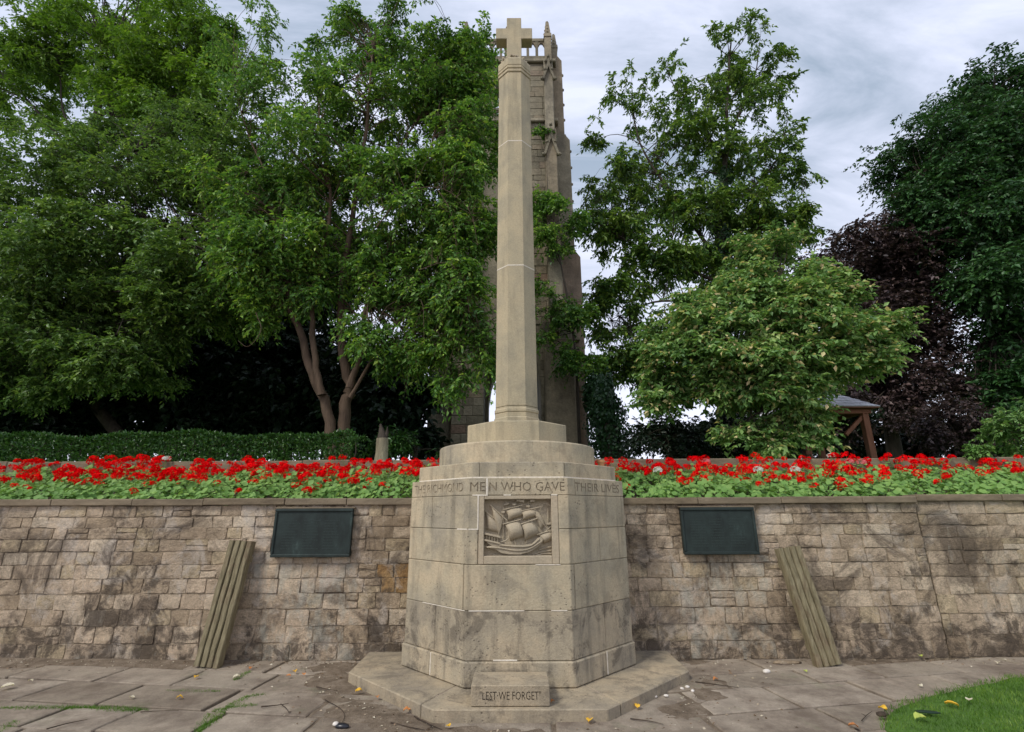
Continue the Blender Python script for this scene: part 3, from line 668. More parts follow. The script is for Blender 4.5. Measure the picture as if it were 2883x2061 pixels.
# plinth courses
pl = core('plinth', WQ-0.28, ZP, 1.925, MATS['mortar'])
bl = []
def course(z0, z1, Wd, cuts, mat, th=0.2, bv=0.006):
    r = []
    for a, b in zip(cuts, cuts[1:]):
        o = link('stone_block', bm2me('stone_block', ring_bm(Wd, a, b, z0, z1, th, bv=bv)), MATS[mat], pl); r.append(o)
    return r
course(ZP, 0.302, WB, (-2.7, -1.02, 0.98, 2.7), 'plinth_low', bv=0.010)
course(0.302, 0.718, WQ, (-2.7, -0.98, 1.02, 2.7), 'plinth_low')
course(0.718, 1.119, WQ, (-2.7, -1.5, -0.55, 0.56, 1.5, 2.7), 'plinth')
fw = WQ*math.tan(math.pi/8)
px0, px1 = -0.395, 0.345                     # relief block on the front facet, metres from its middle
px0 -= 0.0; px1 += 0.0
course(1.119, 1.441, WQ, (-2.7, -1.45, -0.40), 'plinth'); course(1.119, 1.441, WQ, (0.40, 1.0, 2.7), 'plinth')
course(1.441, 1.762, WQ, (-2.7, -1.1, -0.40), 'plinth'); course(1.441, 1.762, WQ, (0.40, 1.45, 2.7), 'plinth')
insc = course(1.762, 1.931, WQ, (-2.7, -1.5, -0.314, 0.62, 1.5, 2.7), 'plinth', bv=0.004)
for o in insc:
    pass
def engr_insc(o, txt, k, along, width):
    engrave(o, txt, 0.088, width, Matrix.Translation((-CX*0, 0, 0)) @ facet_M(WQ, k, 1.800, along), MATS['letter_faint'], 0.008)
bpy.context.view_layer.update()
engr_insc(insc[1], 'THE RICHMOND', -1, -0.02, 0.86)
engr_insc(insc[1], 'ME', 0, -0.402, 0.150); engr_insc(insc[2], 'N WHO GAVE', 0, 0.088, 0.75)
engr_insc(insc[3], 'THEIR LIVES', 1, 0.02, 0.80)

# stepped top
pt = core('upper_step', W2-0.02, 1.925, 2.085, MATS['mortar'])
for a, b in ((-4.0, -1.55), (-1.55, -0.42), (-0.42, 0.52), (0.52, 1.6), (1.6, 4.0)): link('step_stone', bm2me('step_stone', ring_bm(W2, a, b, 1.932, 2.095, 0.3, bv=0.006)), MATS['plinth'], pt)
def lathe(name, prof, n, mat, parent):
    V = []; F = []
    for r, z in prof:
        for k in range(n): V.append((r*math.sin(2*math.pi*k/n), -r*math.cos(2*math.pi*k/n), z))
    for i in range(len(prof)-1):
        for k in range(n): F.append((i*n+k, i*n+(k+1) % n, (i+1)*n+(k+1) % n, (i+1)*n+k))
    me = bpy.data.meshes.new(name); me.from_pydata(V, [], F + [tuple(range(n))[::-1], tuple((len(prof)-1)*n+k for k in range(n))])
    return link(name, me, MATS[mat], parent)
lathe('round_step', [(0.955, 2.095), (0.958, 2.10), (0.958, 2.325), (0.950, 2.338), (0.935, 2.342)], 64, 'plinth', mem)
def oct_sec(name, secs, mat, parent=None, smooth=False):
    """stack of eight-sided sections (width, z)"""
    bm = bmesh.new(); prev = None
    for Wd, z in secs:
        ring = [bm.verts.new((p[0], p[1], z)) for p in octp(Wd)]
        if prev:
            for i in range(8): bm.faces.new((prev[i], prev[(i+1) % 8], ring[(i+1) % 8], ring[i]))
        else: bm.faces.new(ring[::-1])
        prev = ring
    bm.faces.new(prev); return link(name, bm2me(name, bm), MATS[mat], parent or mem)
oct_sec('shaft_block', [(1.19, 2.343), (1.20, 2.35), (1.20, 2.605), (1.185, 2.618)], 'shaft')
oct_sec('shaft_foot', [(0.56, 2.619), (0.56, 2.655), (0.548, 2.662), (0.566, 2.675), (0.566, 2.715), (0.545, 2.728), (0.545, 2.775), (0.533, 2.782), (0.556, 2.795), (0.556, 2.825), (0.532, 2.838), (0.532, 2.86)], 'shaft')
def wsh(z): return 0.530 + (0.478-0.530)*(z-2.86)/(8.1-2.86)
zj = [2.861, 4.79, 6.82, 8.105]
for a, b in zip(zj, zj[1:]): oct_sec('shaft_stone', [(wsh(a)-0.006, a+0.005), (wsh(a), a+0.010), (wsh(b), b-0.006), (wsh(b)-0.006, b-0.001)], 'shaft')
for z in zj[1:3]: oct_sec('mortar_joint', [(wsh(z)-0.004, z-0.006), (wsh(z)+0.003, z-0.003), (wsh(z)+0.003, z+0.010), (wsh(z)-0.004, z+0.013)], 'white_mortar')
oct_sec('shaft_cap', [(0.485, 8.106), (0.505, 8.115), (0.505, 8.150), (0.485, 8.158), (0.485, 8.172), (0.512, 8.182), (0.512, 8.215), (0.490, 8.222), (0.490, 8.236), (0.505, 8.245), (0.505, 8.360), (0.470, 8.40), (0.40, 8.44), (0.30, 8.45)], 'shaft')
# carved wreath round the foot of the cross
wr = np.random.RandomState(4); Vs = []; Fs = []; nn = 0
for k in range(54):
    a = 2*math.pi*k/54; rr = 0.205 + 0.02*wr.normal(); z = 8.41 + 0.045*wr.rand()
    c = np.array([rr*math.sin(a), -rr*math.cos(a), z]); D = nrm(np.array([math.cos(a), math.sin(a), wr.uniform(0.2, 1.0)])); N = nrm(np.array([math.sin(a), -math.cos(a), 0.5])); S = np.cross(D, N)
    for (l, w_, h_) in ((0.06, 0.022, 0.02),):
        pts = [c-D*l*0.5-N*0.02, c+S*w_, c+D*l*0.5-N*0.005, c-S*w_, c+N*h_*1.5, c-N*0.05]
        Vs += [p for p in pts]; Fs += [(nn, nn+1, nn+4), (nn+1, nn+2, nn+4), (nn+2, nn+3, nn+4), (nn+3, nn, nn+4), (nn+1, nn, nn+5), (nn+2, nn+1, nn+5), (nn+3, nn+2, nn+5), (nn, nn+3, nn+5)]; nn += 6
link('carved_wreath', np_mesh('carved_wreath', np.array(Vs), np.array(Fs)), MATS['relief'], mem)
bm = bmesh.new()
q = [(-0.118, 8.43), (0.118, 8.43), (0.118, 8.93), (0.293, 8.93), (0.293, 9.155), (0.118, 9.155), (0.118, 9.375), (-0.118, 9.375), (-0.118, 9.155), (-0.293, 9.155), (-0.293, 8.93), (-0.118, 8.93)]
fr = [bm.verts.new((x, -0.105, z)) for x, z in q]; bk = [bm.verts.new((x, 0.075, z)) for x, z in q]
bm.faces.new(fr); bm.faces.new(bk[::-1])
for i in range(12): bm.faces.new((fr[i], bk[i], bk[(i+1) % 12], fr[(i+1) % 12]))
bev(bm, 0.008); link('cross', bm2me('cross', bm), MATS['shaft'], mem)

# white pointing
def strip(part, Wd, k, x0, x1, z0, z1):
    M = Matrix.Translation((-CX, -CY, 0)) @ facet_M(Wd, k, 0)
    bm = bmesh.new(); box_bm(bm, x0, x1, z0, z1, -0.01, 0.0028, M); bev(bm, 0.0012); link('white_pointing', bm2me('white_pointing', bm), MATS['white_mortar'], part)
for k, (a, b) in ((-1, (-0.455, 0.463)), (0, (-0.463, 0.463)), (1, (-0.463, 0.455))): strip(pt, W2+0.004, k, a, b, 1.9325, 1.945)
strip(pl, WQ, 0, -0.318, -0.302, 1.768, 1.926); strip(pl, WQ, 0, -0.455, -0.302, 1.756, 1.768)
strip(pl, WQ, 0, -0.403, -0.389, 1.447, 1.756); strip(pl, WQ, -1, 0.33, 0.486, 1.435, 1.447); strip(pl, WQ, 0, -0.488, -0.389, 1.435, 1.447)
strip(pl, WQ, 0, -0.145, -0.07, 1.757, 1.768); strip(pl, WQ, 0, 0.325, 0.39, 1.757, 1.768)
strip(pl, WQ, 0, 0.16, 0.40, 1.1135, 1.121); strip(pl, WQ, 0, -0.47, 0.05, 0.7135, 0.7225); strip(pl, WQ, 0, 0.30, 0.45, 0.7135, 0.7225); strip(pl, WQ, -1, -0.2, 0.47, 0.7135, 0.7195)
strip(pl, WQ, 0, -0.24, -0.02, 0.303, 0.315)
strip(pl, WB, -1, -0.008, 0.005, 0.10, 0.295); strip(pl, WB, 1, -0.010, 0.004, 0.10, 0.295)

# relief panel: a recessed block with the ship
FY = -WQ/2
rp = empty('relief_panel', (0, 0, 0)); rp.parent = mem
RX0, RX1, RZ0, RZ1 = -0.335, 0.325, 1.197, 1.722
bx0, bx1 = -0.388, 0.392
def rbox(name, x0, x1, y0, y1, z0, z1, b=0.003, mat='relief'):
    bm = bmesh.new(); box_bm(bm, x0, x1, y0, y1, z0, z1); bev(bm, b); return link(name, bm2me(name, bm), MATS[mat], rp)
rbox('panel_back', RX0-0.01, RX1+0.01, FY+0.085, FY+0.13, RZ0-0.01, RZ1+0.01)
rbox('panel_border', bx0, RX0, FY-0.001, FY+0.12, 1.122, 1.7585, 0.006); rbox('panel_border', RX1, bx1, FY-0.001, FY+0.12, 1.122, 1.7585, 0.006)
rbox('panel_border', RX0+0.0005, RX1-0.0005, FY-0.001, FY+0.12, RZ1, 1.7585, 0.006); rbox('panel_border', RX0+0.0005, RX1-0.0005, FY-0.001, FY+0.12, 1.122, RZ0, 0.006)
def RU(X, Y): return (RX0 + (X-245)/1405*(RX1-RX0), RZ1 - (Y-190)/1210*(RZ1-RZ0))
BK = FY + 0.085
def patch(name, tl, tr, br, bl_, bulge, base=0.012, n=6, sag=0.0):
    """a bellied sail"""
    V = []; F = []
    c = [np.array(RU(*p)) for p in (tl, tr, br, bl_)]
    for j in range(n+1):
        for i in range(n+1):
            u, v = i/n, j/n
            p = c[0]*(1-u)*(1-v)+c[1]*u*(1-v)+c[2]*u*v+c[3]*(1-u)*v
            p = p + np.array([0.012*math.sin(math.pi*v)*(1 if u > 0.5 else 1), sag*math.sin(math.pi*u)*v])
            V.append((p[0], BK - base - 1.55*bulge*math.sin(math.pi*(0.12+0.88*v)*0.92)*(0.35+0.65*math.sin(math.pi*(0.15+0.8*u))), p[1]))
    F = [(j*(n+1)+i, j*(n+1)+i+1, (j+1)*(n+1)+i+1, (j+1)*(n+1)+i) for j in range(n) for i in range(n)]
    ring = list(range(n+1)) + [j*(n+1)+n for j in range(1, n+1)] + [n*(n+1)+i for i in range(n-1, -1, -1)] + [j*(n+1) for j in range(n-1, 0, -1)]
    b0 = len(V)
    for k in ring: V.append((V[k][0]*1.0, BK+0.01, V[k][2]))
    for a in range(len(ring)): b = (a+1) % len(ring); F.append((ring[a], b0+a, b0+b, ring[b]))
    me = bpy.data.meshes.new(name); me.from_pydata(V, [], F); me.polygons.foreach_set('use_smooth', [i < n*n for i in range(len(F))]); return link(name, me, MATS['relief'], rp)
def bar(name, pts, r, out_=0.02):
    c = []
    for p in pts: x, z = RU(*p); c.append((x, BK-out_*1.5, z))
    T = Tubes(); q = curve_pts(c, max(2, 5*(len(c)-1))) if len(c) > 2 else np.array(c); T.add(q, np.full(len(q), r), 6); return link(name, T.mesh(name), MATS['relief'], rp)
def plate(name, pts, d0, d1, bv=0.004):
    bm = bmesh.new(); q = [RU(*p) for p in pts]
    a = [bm.verts.new((x, BK-d1*1.45, z)) for x, z in q]; b = [bm.verts.new((x, BK+0.01, z)) for x, z in q]
    bm.faces.new(a); bm.faces.new(b[::-1])
    for i in range(len(q)): bm.faces.new((a[i], b[i], b[(i+1) % len(q)], a[(i+1) % len(q)]))
    bev(bm, bv, 2); return link(name, bm2me(name, bm), MATS['relief'], rp)
patch('sail', (700, 420), (1000, 350), (1050, 545), (735, 660), 0.036); patch('sail', (1020, 450), (1270, 395), (1330, 560), (1050, 650), 0.036)
patch('sail', (680, 735), (960, 655), (1075, 1000), (780, 1085), 0.046); patch('sail', (1025, 745), (1240, 675), (1395, 940), (1085, 1090), 0.046)
patch('sail', (365, 310), (640, 560), (545, 960), (425, 590), 0.026); patch('sail', (255, 440), (430, 590), (540, 900), (300, 860), 0.022)
patch('sail', (1215, 395), (1330, 400), (1520, 730), (1430, 870), 0.016); patch('sail', (1375, 960), (1648, 870), (1648, 1080), (1470, 1150), 0.030)
for a, b in (((650, 415), (1055, 318)), ((990, 452), (1480, 350)), ((630, 735), (1015, 628)), ((1005, 735), (1370, 605)), ((1350, 962), (1650, 862)), ((250, 435), (440, 600)), ((350, 300), (720, 650))): bar('yard', (a, b), 0.0052, 0.026)
for p in (((895, 195), (885, 600), (880, 1130)), ((1180, 195), (1175, 600), (1120, 1130)), ((640, 215), (640, 600), (640, 1030)), ((1590, 390), (1580, 720)), ((1420, 1010), (1648, 780))): bar('mast', p, 0.0058, 0.012)
for p in (((1215, 395), (1530, 790)), ((1235, 680), (1450, 880)), ((640, 550), (540, 960)), ((1410, 450), (1500, 280), (1640, 330))): bar('rigging', p, 0.0028, 0.030)
plate('flag', [(920, 195), (1090, 195), (1090, 262), (1040, 255), (990, 245), (940, 232), (920, 262)], 0, 0.040); plate('flag', [(1205, 195), (1310, 195), (1305, 258), (1255, 240), (1205, 262)], 0, 0.040); plate('flag', [(655, 290), (740, 250), (790, 280), (740, 310), (660, 335)], 0, 0.025)
for c in ((872, 300), (1165, 345), (640, 470)): plate('crows_nest', [(c[0]-42, c[1]-22), (c[0]+42, c[1]-22), (c[0]+30, c[1]+24), (c[0]-30, c[1]+24)], 0, 0.034)
plate('hull', [(250, 1060), (420, 1105), (560, 1150), (780, 1180), (1080, 1185), (1240, 1150), (1360, 1030), (1420, 1010), (1465, 1060), (1455, 1130), (1330, 1240), (1180, 1330), (980, 1380), (760, 1375), (600, 1345), (470, 1262), (310, 1238), (310, 1200), (400, 1190), (330, 1150)], 0, 0.042, 0.010)
plate('rail', [(250, 905), (590, 1000), (590, 1032), (250, 948)], 0, 0.046); plate('rail', [(255, 1045), (560, 1120), (600, 1150), (560, 1155), (255, 1085)], 0, 0.052)
bar('wale', ((300, 1220), (560, 1235), (900, 1290), (1180, 1255), (1450, 1090)), 0.007, 0.044); bar('wale', ((560, 1175), (900, 1205), (1200, 1190), (1390, 1050)), 0.007, 0.046); bar('wale', ((590, 1110), (700, 1080), (760, 1000), (745, 860)), 0.006, 0.028)
for k in range(6): bar('rail_post', ((690+70*k, 1110), (690+70*k, 1190)), 0.0035, 0.034)
for k in range(5): bar('rail_post', ((300+55*k, 955+14*k), (300+55*k, 1040+18*k)), 0.0035, 0.036)
for p in (((420, 1400), (520, 1385), (640, 1400)), ((1260, 1395), (1400, 1340), (1640, 1300)), ((1330, 1400), (1500, 1365), (1640, 1370)), ((800, 1410), (950, 1400), (1100, 1412)), ((1390, 1290), (1520, 1250), (1640, 1225))): bar('wave', p, 0.008, 0.004)
plate('small_ship', [(1540, 730), (1648, 690), (1648, 745), (1560, 755)], 0, 0.024)

# inscribed block on the platform
ib = empty('inscribed_block', (-0.024, 4.80, ZP)); tag(ib, 'low stone block reading LEST WE FORGET at the foot of the memorial', 'stone block')
bm = bmesh.new(); box_bm(bm, -0.322, 0.322, -0.185, 0.175, 0.001, 0.152); bev(bm, 0.006)
bo = link('block', bm2me('block', bm), MATS['platform'], ib); bpy.context.view_layer.update()
Mx = Matrix(((1, 0, 0, -0.024), (0, 0, -1, 4.615), (0, 1, 0, ZP+0.048), (0, 0, 0, 1)))
engrave(bo, '"LEST\u00b7WE FORGET"', 0.062, 0.50, Mx, MATS['letter_shade'], 0.009)
# terracotta pot on the upper step
pot = empty('terracotta_pot', P(1678, 1314, 6.2)); pot.location = (CX+1.03, 6.16, 2.096)
tag(pot, 'small orange terracotta pot tucked beside the round step of the memorial', 'pot')
lathe('pot_body', [(0.030, 0.0), (0.045, 0.085), (0.052, 0.085), (0.053, 0.11), (0.040, 0.11), (0.036, 0.06)], 16, 'terracotta', pot)
# ------------------------------------------------------------------ ruined tower
TY = 18.0
tw = empty('ruined_tower', (0, TY, PZ)); tag(tw, 'tall ruined stone church tower with pinnacles and open arch behind the memorial', 'tower')
def tpart(name, bm, mat='tower_stone', smooth=False, parent=None):
    for v in bm.verts: v.co -= Vector((0, TY, PZ))
    return link(name, bm2me(name, bm, smooth), MATS[mat], parent or tw)
XL, XR, TD = -2.25, 1.95, 4.4
def arch_wall(bm, y0, y1):
    def bx(a, b, c, d): box_bm(bm, a, b, y0, y1, c, d)
    def spand(a, b, zs, za, ztop):
        mid = (a+b)/2; hw = (b-a)/2; n = 10
        for i in range(2*n):
            xa, xb = a+(b-a)*i/(2*n), a+(b-a)*(i+1)/(2*n)
            def zc(x): t = abs(x-mid)/hw; return zs+(za-zs)*math.sqrt(max(0, 1-t**1.7))
            vs = [(xa, zc(xa)), (xb, zc(xb)), (xb, ztop), (xa, ztop)]
            f = [bm.verts.new((x, y0, z)) for x, z in vs]; k = [bm.verts.new((x, y1, z)) for x, z in vs]
            bm.faces.new(f); bm.faces.new(k[::-1])
            for q in range(4): bm.faces.new((f[q], k[q], k[(q+1) % 4], f[(q+1) % 4]))
    bx(XL, -1.06, PZ-0.2, 8.6); bx(1.08, XR, PZ-0.2, 8.6); spand(-1.06, 1.08, 6.2, 8.2, 8.6)
    bx(XL, XR, 8.6, 18.5); bx(XL, -0.73, 18.5, 21.0); bx(0.43, XR, 18.5, 21.0); spand(-0.73, 0.43, 19.9, 20.75, 21.0); bx(XL, XR, 21.0, 22.0)
bm = bmesh.new(); arch_wall(bm, TY, TY+0.9); arch_wall(bm, TY+TD-0.9, TY+TD)
box_bm(bm, XL, XL+0.9, TY+0.9, TY+TD-0.9, PZ-0.2, 22.0); box_bm(bm, XR-0.87, XR, TY+0.9, TY+TD-0.9, PZ-0.2, 22.0); tpart('wall', bm)
rng = random.Random(9)
ub = bmesh.new(); box_bm(ub, -0.5, 0.5, -0.5, 0.5, -0.5, 0.5); bev(ub, 0.035); unit = bm2me('ashlar_block', ub); unit.materials.append(MATS['tower_stone'])
def ashlar(x0, x1, z0, z1, y, lo=0.34, hi=0.72):
    z = z0
    while z < z1-0.1:
        h = min(rng.uniform(0.26, 0.38), z1-z); x = x0 - rng.uniform(0, 0.2)
        while x < x1:
            w = rng.uniform(lo, hi); a, b = max(x, x0), min(x+w, x1); x += w
            if b-a < 0.08: continue
            o = bpy.data.objects.new('ashlar_block', unit); COL.objects.link(o); o.parent = tw
            o.scale = (b-a-0.018, 0.16, h-0.018); o.location = ((a+b)/2, y-TY+0.08-rng.uniform(0.018, 0.045), z+h/2-PZ)
        z += h
ashlar(1.08, 1.95, PZ, 8.6, TY); ashlar(XL, -1.06, PZ, 8.6, TY); ashlar(0.45, 1.95, 8.6, 18.1, TY, 0.4, 0.8); ashlar(0.45, 1.95, 18.3, 21.4, TY, 0.4, 0.8); ashlar(XL, -0.75, 18.3, 21.4, TY, 0.4, 0.8)
def tb(name, x0, x1, y0, y1, z0, z1, b=0.03):
    bm = bmesh.new(); box_bm(bm, x0, x1, y0, y1, z0, z1)
    if b: bev(bm, b)
    return tpart(name, bm)
for z in (18.16, 21.52): tb('string_course', XL-0.14, XR+0.14, TY-0.16, TY-0.001, z, z+0.18); tb('string_course', XR+0.001, XR+0.16, TY-0.002, TY+TD, z+0.003, z+0.183)
tb('string_course', XL-0.1, XR+0.1, TY-0.12, TY-0.001, 12.6, 12.75)
# pierced parapet
def parapet(y, x0, x1):
    tb('parapet_rail', x0, x1, y, y+0.22, 22.90, 23.08, 0.02); tb('parapet_rail', x0, x1, y+0.002, y+0.22, 21.86, 22.02, 0.02)
    n = 9; w = (x1-x0)/n
    for i in range(n+1):
        xx = x0 + w*i; tb('parapet_post', xx-0.06, xx+0.06, y+0.02, y+0.2, 22.0, 22.91, 0.01)
    for i in range(n):
        bm = bmesh.new(); xa, xb = x0+w*i+0.06, x0+w*(i+1)-0.06; m_ = (xa+xb)/2
        for (q0, q1, zc) in ((xa, xa+0.10, 22.70), (xb-0.10, xb, 22.70), (m_-0.045, m_+0.045, 22.80)):
            pts = [(q0, 22.905), (q1, 22.905), ((q0+q1)/2, zc)] if q0 not in (xa,) and q1 != xb else ([(xa, 22.905), (xa+0.13, 22.905), (xa, zc-0.05)] if q0 == xa else [(xb-0.13, 22.905), (xb, 22.905), (xb, zc-0.05)])
            f = [bm.verts.new((x, y+0.05, z)) for x, z in pts]; k = [bm.verts.new((x, y+0.17, z)) for x, z in pts]
            bm.faces.new(f); bm.faces.new(k[::-1])
            for q in range(3): bm.faces.new((f[q], k[q], k[(q+1) % 3], f[(q+1) % 3]))
        tpart('parapet_cusp', bm)
parapet(TY, XL+0.1, XR-0.3); parapet(TY+TD-0.22, XL+0.1, XR-0.3)
for xx in (XL, XR-0.2): tb('parapet_side', xx, xx+0.2, TY+0.25, TY+TD-0.25, 22.0, 22.5)
def pinnacle(x, y, r, z0, z1, n=3):
    bm = bmesh.new(); h = z1-z0
    for (a, b, ra, rb) in ((0, 0.52, 1, 1), (0.52, 0.60, 1.25, 1.15), (0.60, 0.90, 0.95, 0.50)):
        pts0 = [(x-r*ra, y-r*ra), (x+r*ra, y-r*ra), (x+r*ra, y+r*ra), (x-r*ra, y+r*ra)]; pts1 = [(x-r*rb, y-r*rb), (x+r*rb, y-r*rb), (x+r*rb, y+r*rb), (x-r*rb, y+r*rb)]
        prism_bm(bm, pts0, z0+a*h+(0.001 if a else 0), z0+b*h, pts1)
    bmesh.ops.create_icosphere(bm, subdivisions=1, radius=r*0.55, matrix=Matrix.Translation((x, y, z0+0.92*h)))
    for k in range(n):
        for sx, sy in ((1, 0), (-1, 0), (0, -1)):
            t = 0.64+0.09*k; rr = r*(0.95-0.25*k); bmesh.ops.create_icosphere(bm, subdivisions=1, radius=r*0.34, matrix=Matrix.Translation((x+sx*rr, y+sy*rr, z0+t*h)))
    tpart('pinnacle', bm)
pinnacle(1.73, TY-0.05, 0.15, 21.6, 24.15); pinnacle(2.07, TY+0.45, 0.14, 21.6, 23.95); pinnacle(-0.16, TY+0.1, 0.13, 22.0, 24.0); pinnacle(-2.1, TY-0.05, 0.15, 21.6, 24.15); pinnacle(-2.1, TY+TD, 0.15, 21.6, 24.0); pinnacle(1.75, TY+TD, 0.15, 21.6, 24.0)
# front buttresses with gablets
def gablet(x, y, w, z0, z1):
    bm = bmesh.new()
    prof = [(x-w, z0), (x-w*0.55, z0+0.35*(z1-z0)), (x-0.06, z0+0.72*(z1-z0)), (x, z1), (x+0.06, z0+0.72*(z1-z0)), (x+w*0.55, z0+0.35*(z1-z0)), (x+w, z0), (x+w-0.10, z0), (x, z0+0.55*(z1-z0)), (x-w+0.10, z0)]
    f = [bm.verts.new((a, y-0.10, c)) for a, c in prof]; k = [bm.verts.new((a, y+0.05, c)) for a, c in prof]
    for i in range(10): bm.faces.new((f[i], k[i], k[(i+1) % 10], f[(i+1) % 10]))
    bm.faces.new(f); bm.faces.new(k[::-1])
    for (sx, sz) in ((-w, z0), (w, z0), (-w*0.5, z0+0.42*(z1-z0)), (w*0.5, z0+0.42*(z1-z0)), (0, z1), (-0.12, z0+0.8*(z1-z0)), (0.12, z0+0.8*(z1-z0))):
        bmesh.ops.create_icosphere(bm, subdivisions=1, radius=0.085, matrix=Matrix.Translation((x+sx, y-0.08, sz)))
    tpart('gablet', bm)
for sx in (1, -1):
    c = 1.70 if sx > 0 else -2.0
    tb('buttress', c-0.20, c+0.20, TY-0.36, TY-0.04, 17.4, 21.5); tb('buttress', c-0.24, c+0.24, TY-0.56, TY-0.03, 12.7, 17.401); tb('buttress', c-0.27, c+0.27, TY-0.72, TY-0.02, 8.9, 12.702)
    gablet(c, TY-0.37, 0.30, 20.2, 21.45); gablet(c, TY-0.57, 0.34, 16.0, 17.5)
    for i, (r, z) in enumerate(((0.26, 8.62), (0.22, 8.36), (0.17, 8.12))):
        bm = bmesh.new(); prism_bm(bm, [(c+r*math.cos(t)*0.95, TY-0.30+r*math.sin(t)*1.2) for t in np.linspace(0, 2*math.pi, 12, endpoint=False)], z, z+0.262); bev(bm, 0.06, 2); tpart('corbel', bm)
    # side buttresses in three set-offs
    e = XR if sx > 0 else XL
    for (d, z0, z1) in ((0.44, 17.8, 22.3), (0.66, 12.0, 17.799), (0.88, PZ-0.1, 11.999)):
        xa, xb = sorted((e+sx*0.002, e+sx*d)); bm = bmesh.new()
        ov = 0.35; pts = [(e, z0), (e+sx*d, z0), (e+sx*d, z1-ov), (e+sx*(d-0.24), z1), (e, z1)]
        f = [bm.verts.new((x, TY+0.22, z)) for x, z in pts]; k = [bm.verts.new((x, TY+1.3, z)) for x, z in pts]
        bm.faces.new(f); bm.faces.new(k[::-1])
        for i in range(5): bm.faces.new((f[i], k[i], k[(i+1) % 5], f[(i+1) % 5]))
        tpart('side_buttress', bm)
    for z in np.arange(13.5, 21.5, 0.85):
        bm = bmesh.new(); bmesh.ops.create_icosphere(bm, subdivisions=1, radius=0.075, matrix=Matrix.Translation((e+sx*(0.45 if z > 17.6 else 0.67), TY+0.3, z))); tpart('crocket', bm)
tb('pier', 1.20, 2.33, TY-0.42, TY-0.02, PZ-0.1, 7.9, 0.05)
bm = bmesh.new(); pts = [(1.2, 7.91), (2.60, 7.91), (2.60, 8.02), (1.95, 8.66), (1.2, 8.66)]
f = [bm.verts.new((x, TY-0.18, z)) for x, z in pts]; k = [bm.verts.new((x, TY+0.2, z)) for x, z in pts]
bm.faces.new(f); bm.faces.new(k[::-1])
for i in range(5): bm.faces.new((f[i], k[i], k[(i+1) % 5], f[(i+1) % 5]))
tpart('weathering', bm)
for (x, r, zt) in ((2.56, 0.15, 5.85), (-3.43, 0.13, 7.4), (-2.93, 0.17, 7.4)):
    bm = bmesh.new(); prism_bm(bm, [(x+r*math.cos(t), TY-0.15+r*math.sin(t)) for t in np.linspace(0, 2*math.pi, 14, endpoint=False)], PZ-0.1, zt); prism_bm(bm, [(x+r*1.3*math.cos(t), TY-0.15+r*1.3*math.sin(t)) for t in np.linspace(0, 2*math.pi, 14, endpoint=False)], zt+0.001, zt+0.2); tpart('column', bm)
tb('window_mullion', -0.20, -0.10, TY+0.3, TY+0.45, 18.5, 20.7, 0.01)
tb('window_transom', -0.73, 0.43, TY+0.32, TY+0.43, 19.5, 19.6, 0.01)

# ------------------------------------------------------------------ stone edging behind the bed
rng = random.Random(31)
ed = empty('bed_edging', (0, 9.15, PZ)); tag(ed, 'low grey stone edging along the back of the red flower bed', 'edging')
x = -13.0
while x < 13.0:
    w = rng.uniform(0.7, 1.1); bm = bmesh.new(); box_bm(bm, -w/2+0.004, w/2-0.004, -0.10, 0.10, -0.25, 0.012); bev(bm, 0.012); link('edging_stone', bm2me('edging_stone', bm), MATS['coping'], ed, (x+w/2, 0, rng.uniform(-0.01, 0.01))); x += w

# ------------------------------------------------------------------ garden shelter
gs = empty('garden_shelter', (10.2, 15.0, PZ)); tag(gs, 'timber garden shelter with a grey slated roof under the trees at the right', 'shelter')
gx0, gx1, gy0, gy1 = -1.80, 0.02, -0.8, 1.5
def gbox(name, x0, x1, y0, y1, z0, z1, mat='timber', M=None):
    bm = bmesh.new(); box_bm(bm, x0, x1, y0, y1, z0, z1, M); bev(bm, 0.012); return link(name, bm2me(name, bm), MATS[mat], gs)
for x in (gx0, gx1):
    for y in (gy0, gy1): gbox('post', x-0.09, x+0.09, y-0.09, y+0.09, -0.1, 1.80)
for y in (gy0, gy1): gbox('beam', gx0-0.3, gx1+0.2, y-0.07, y+0.07, 1.801, 1.93)
for x in (gx0, gx1): gbox('beam', x-0.07, x+0.07, gy0+0.071, gy1-0.071, 1.803, 1.927)
for x, s in ((gx0, 1), (gx1, -1)):
    M = Matrix.Translation((x+s*0.30, gy0, 1.50)) @ Matrix.Rotation(s*R(-42) if s > 0 else R(42), 4, 'Y').inverted()
    gbox('brace', -0.46, 0.46, -0.05, 0.05, -0.055, 0.055, 'timber', M)
ez, rz = 1.93, 2.85; ex0, ex1, ey0, ey1 = gx0-0.30, gx1+0.30, gy0-0.30, gy1+0.30; rx0, rx1, ry = gx0+0.55, gx1-0.55, (gy0+gy1)/2
faces = [((ex0, ey0), (ex1, ey0), (rx1, ry), (rx0, ry)), ((ex1, ey0), (ex1, ey1), (rx1, ry), (rx1, ry)), ((ex1, ey1), (ex0, ey1), (rx0, ry), (rx1, ry)), ((ex0, ey1), (ex0, ey0), (rx0, ry), (rx0, ry))]
bm = bmesh.new(); prism_bm(bm, [(ex0, ey0), (ex1, ey0), (ex1, ey1), (ex0, ey1)], ez, ez+0.03); rf = link('roof', bm2me('roof', bm), MATS['timber'], gs)
rng = random.Random(3)
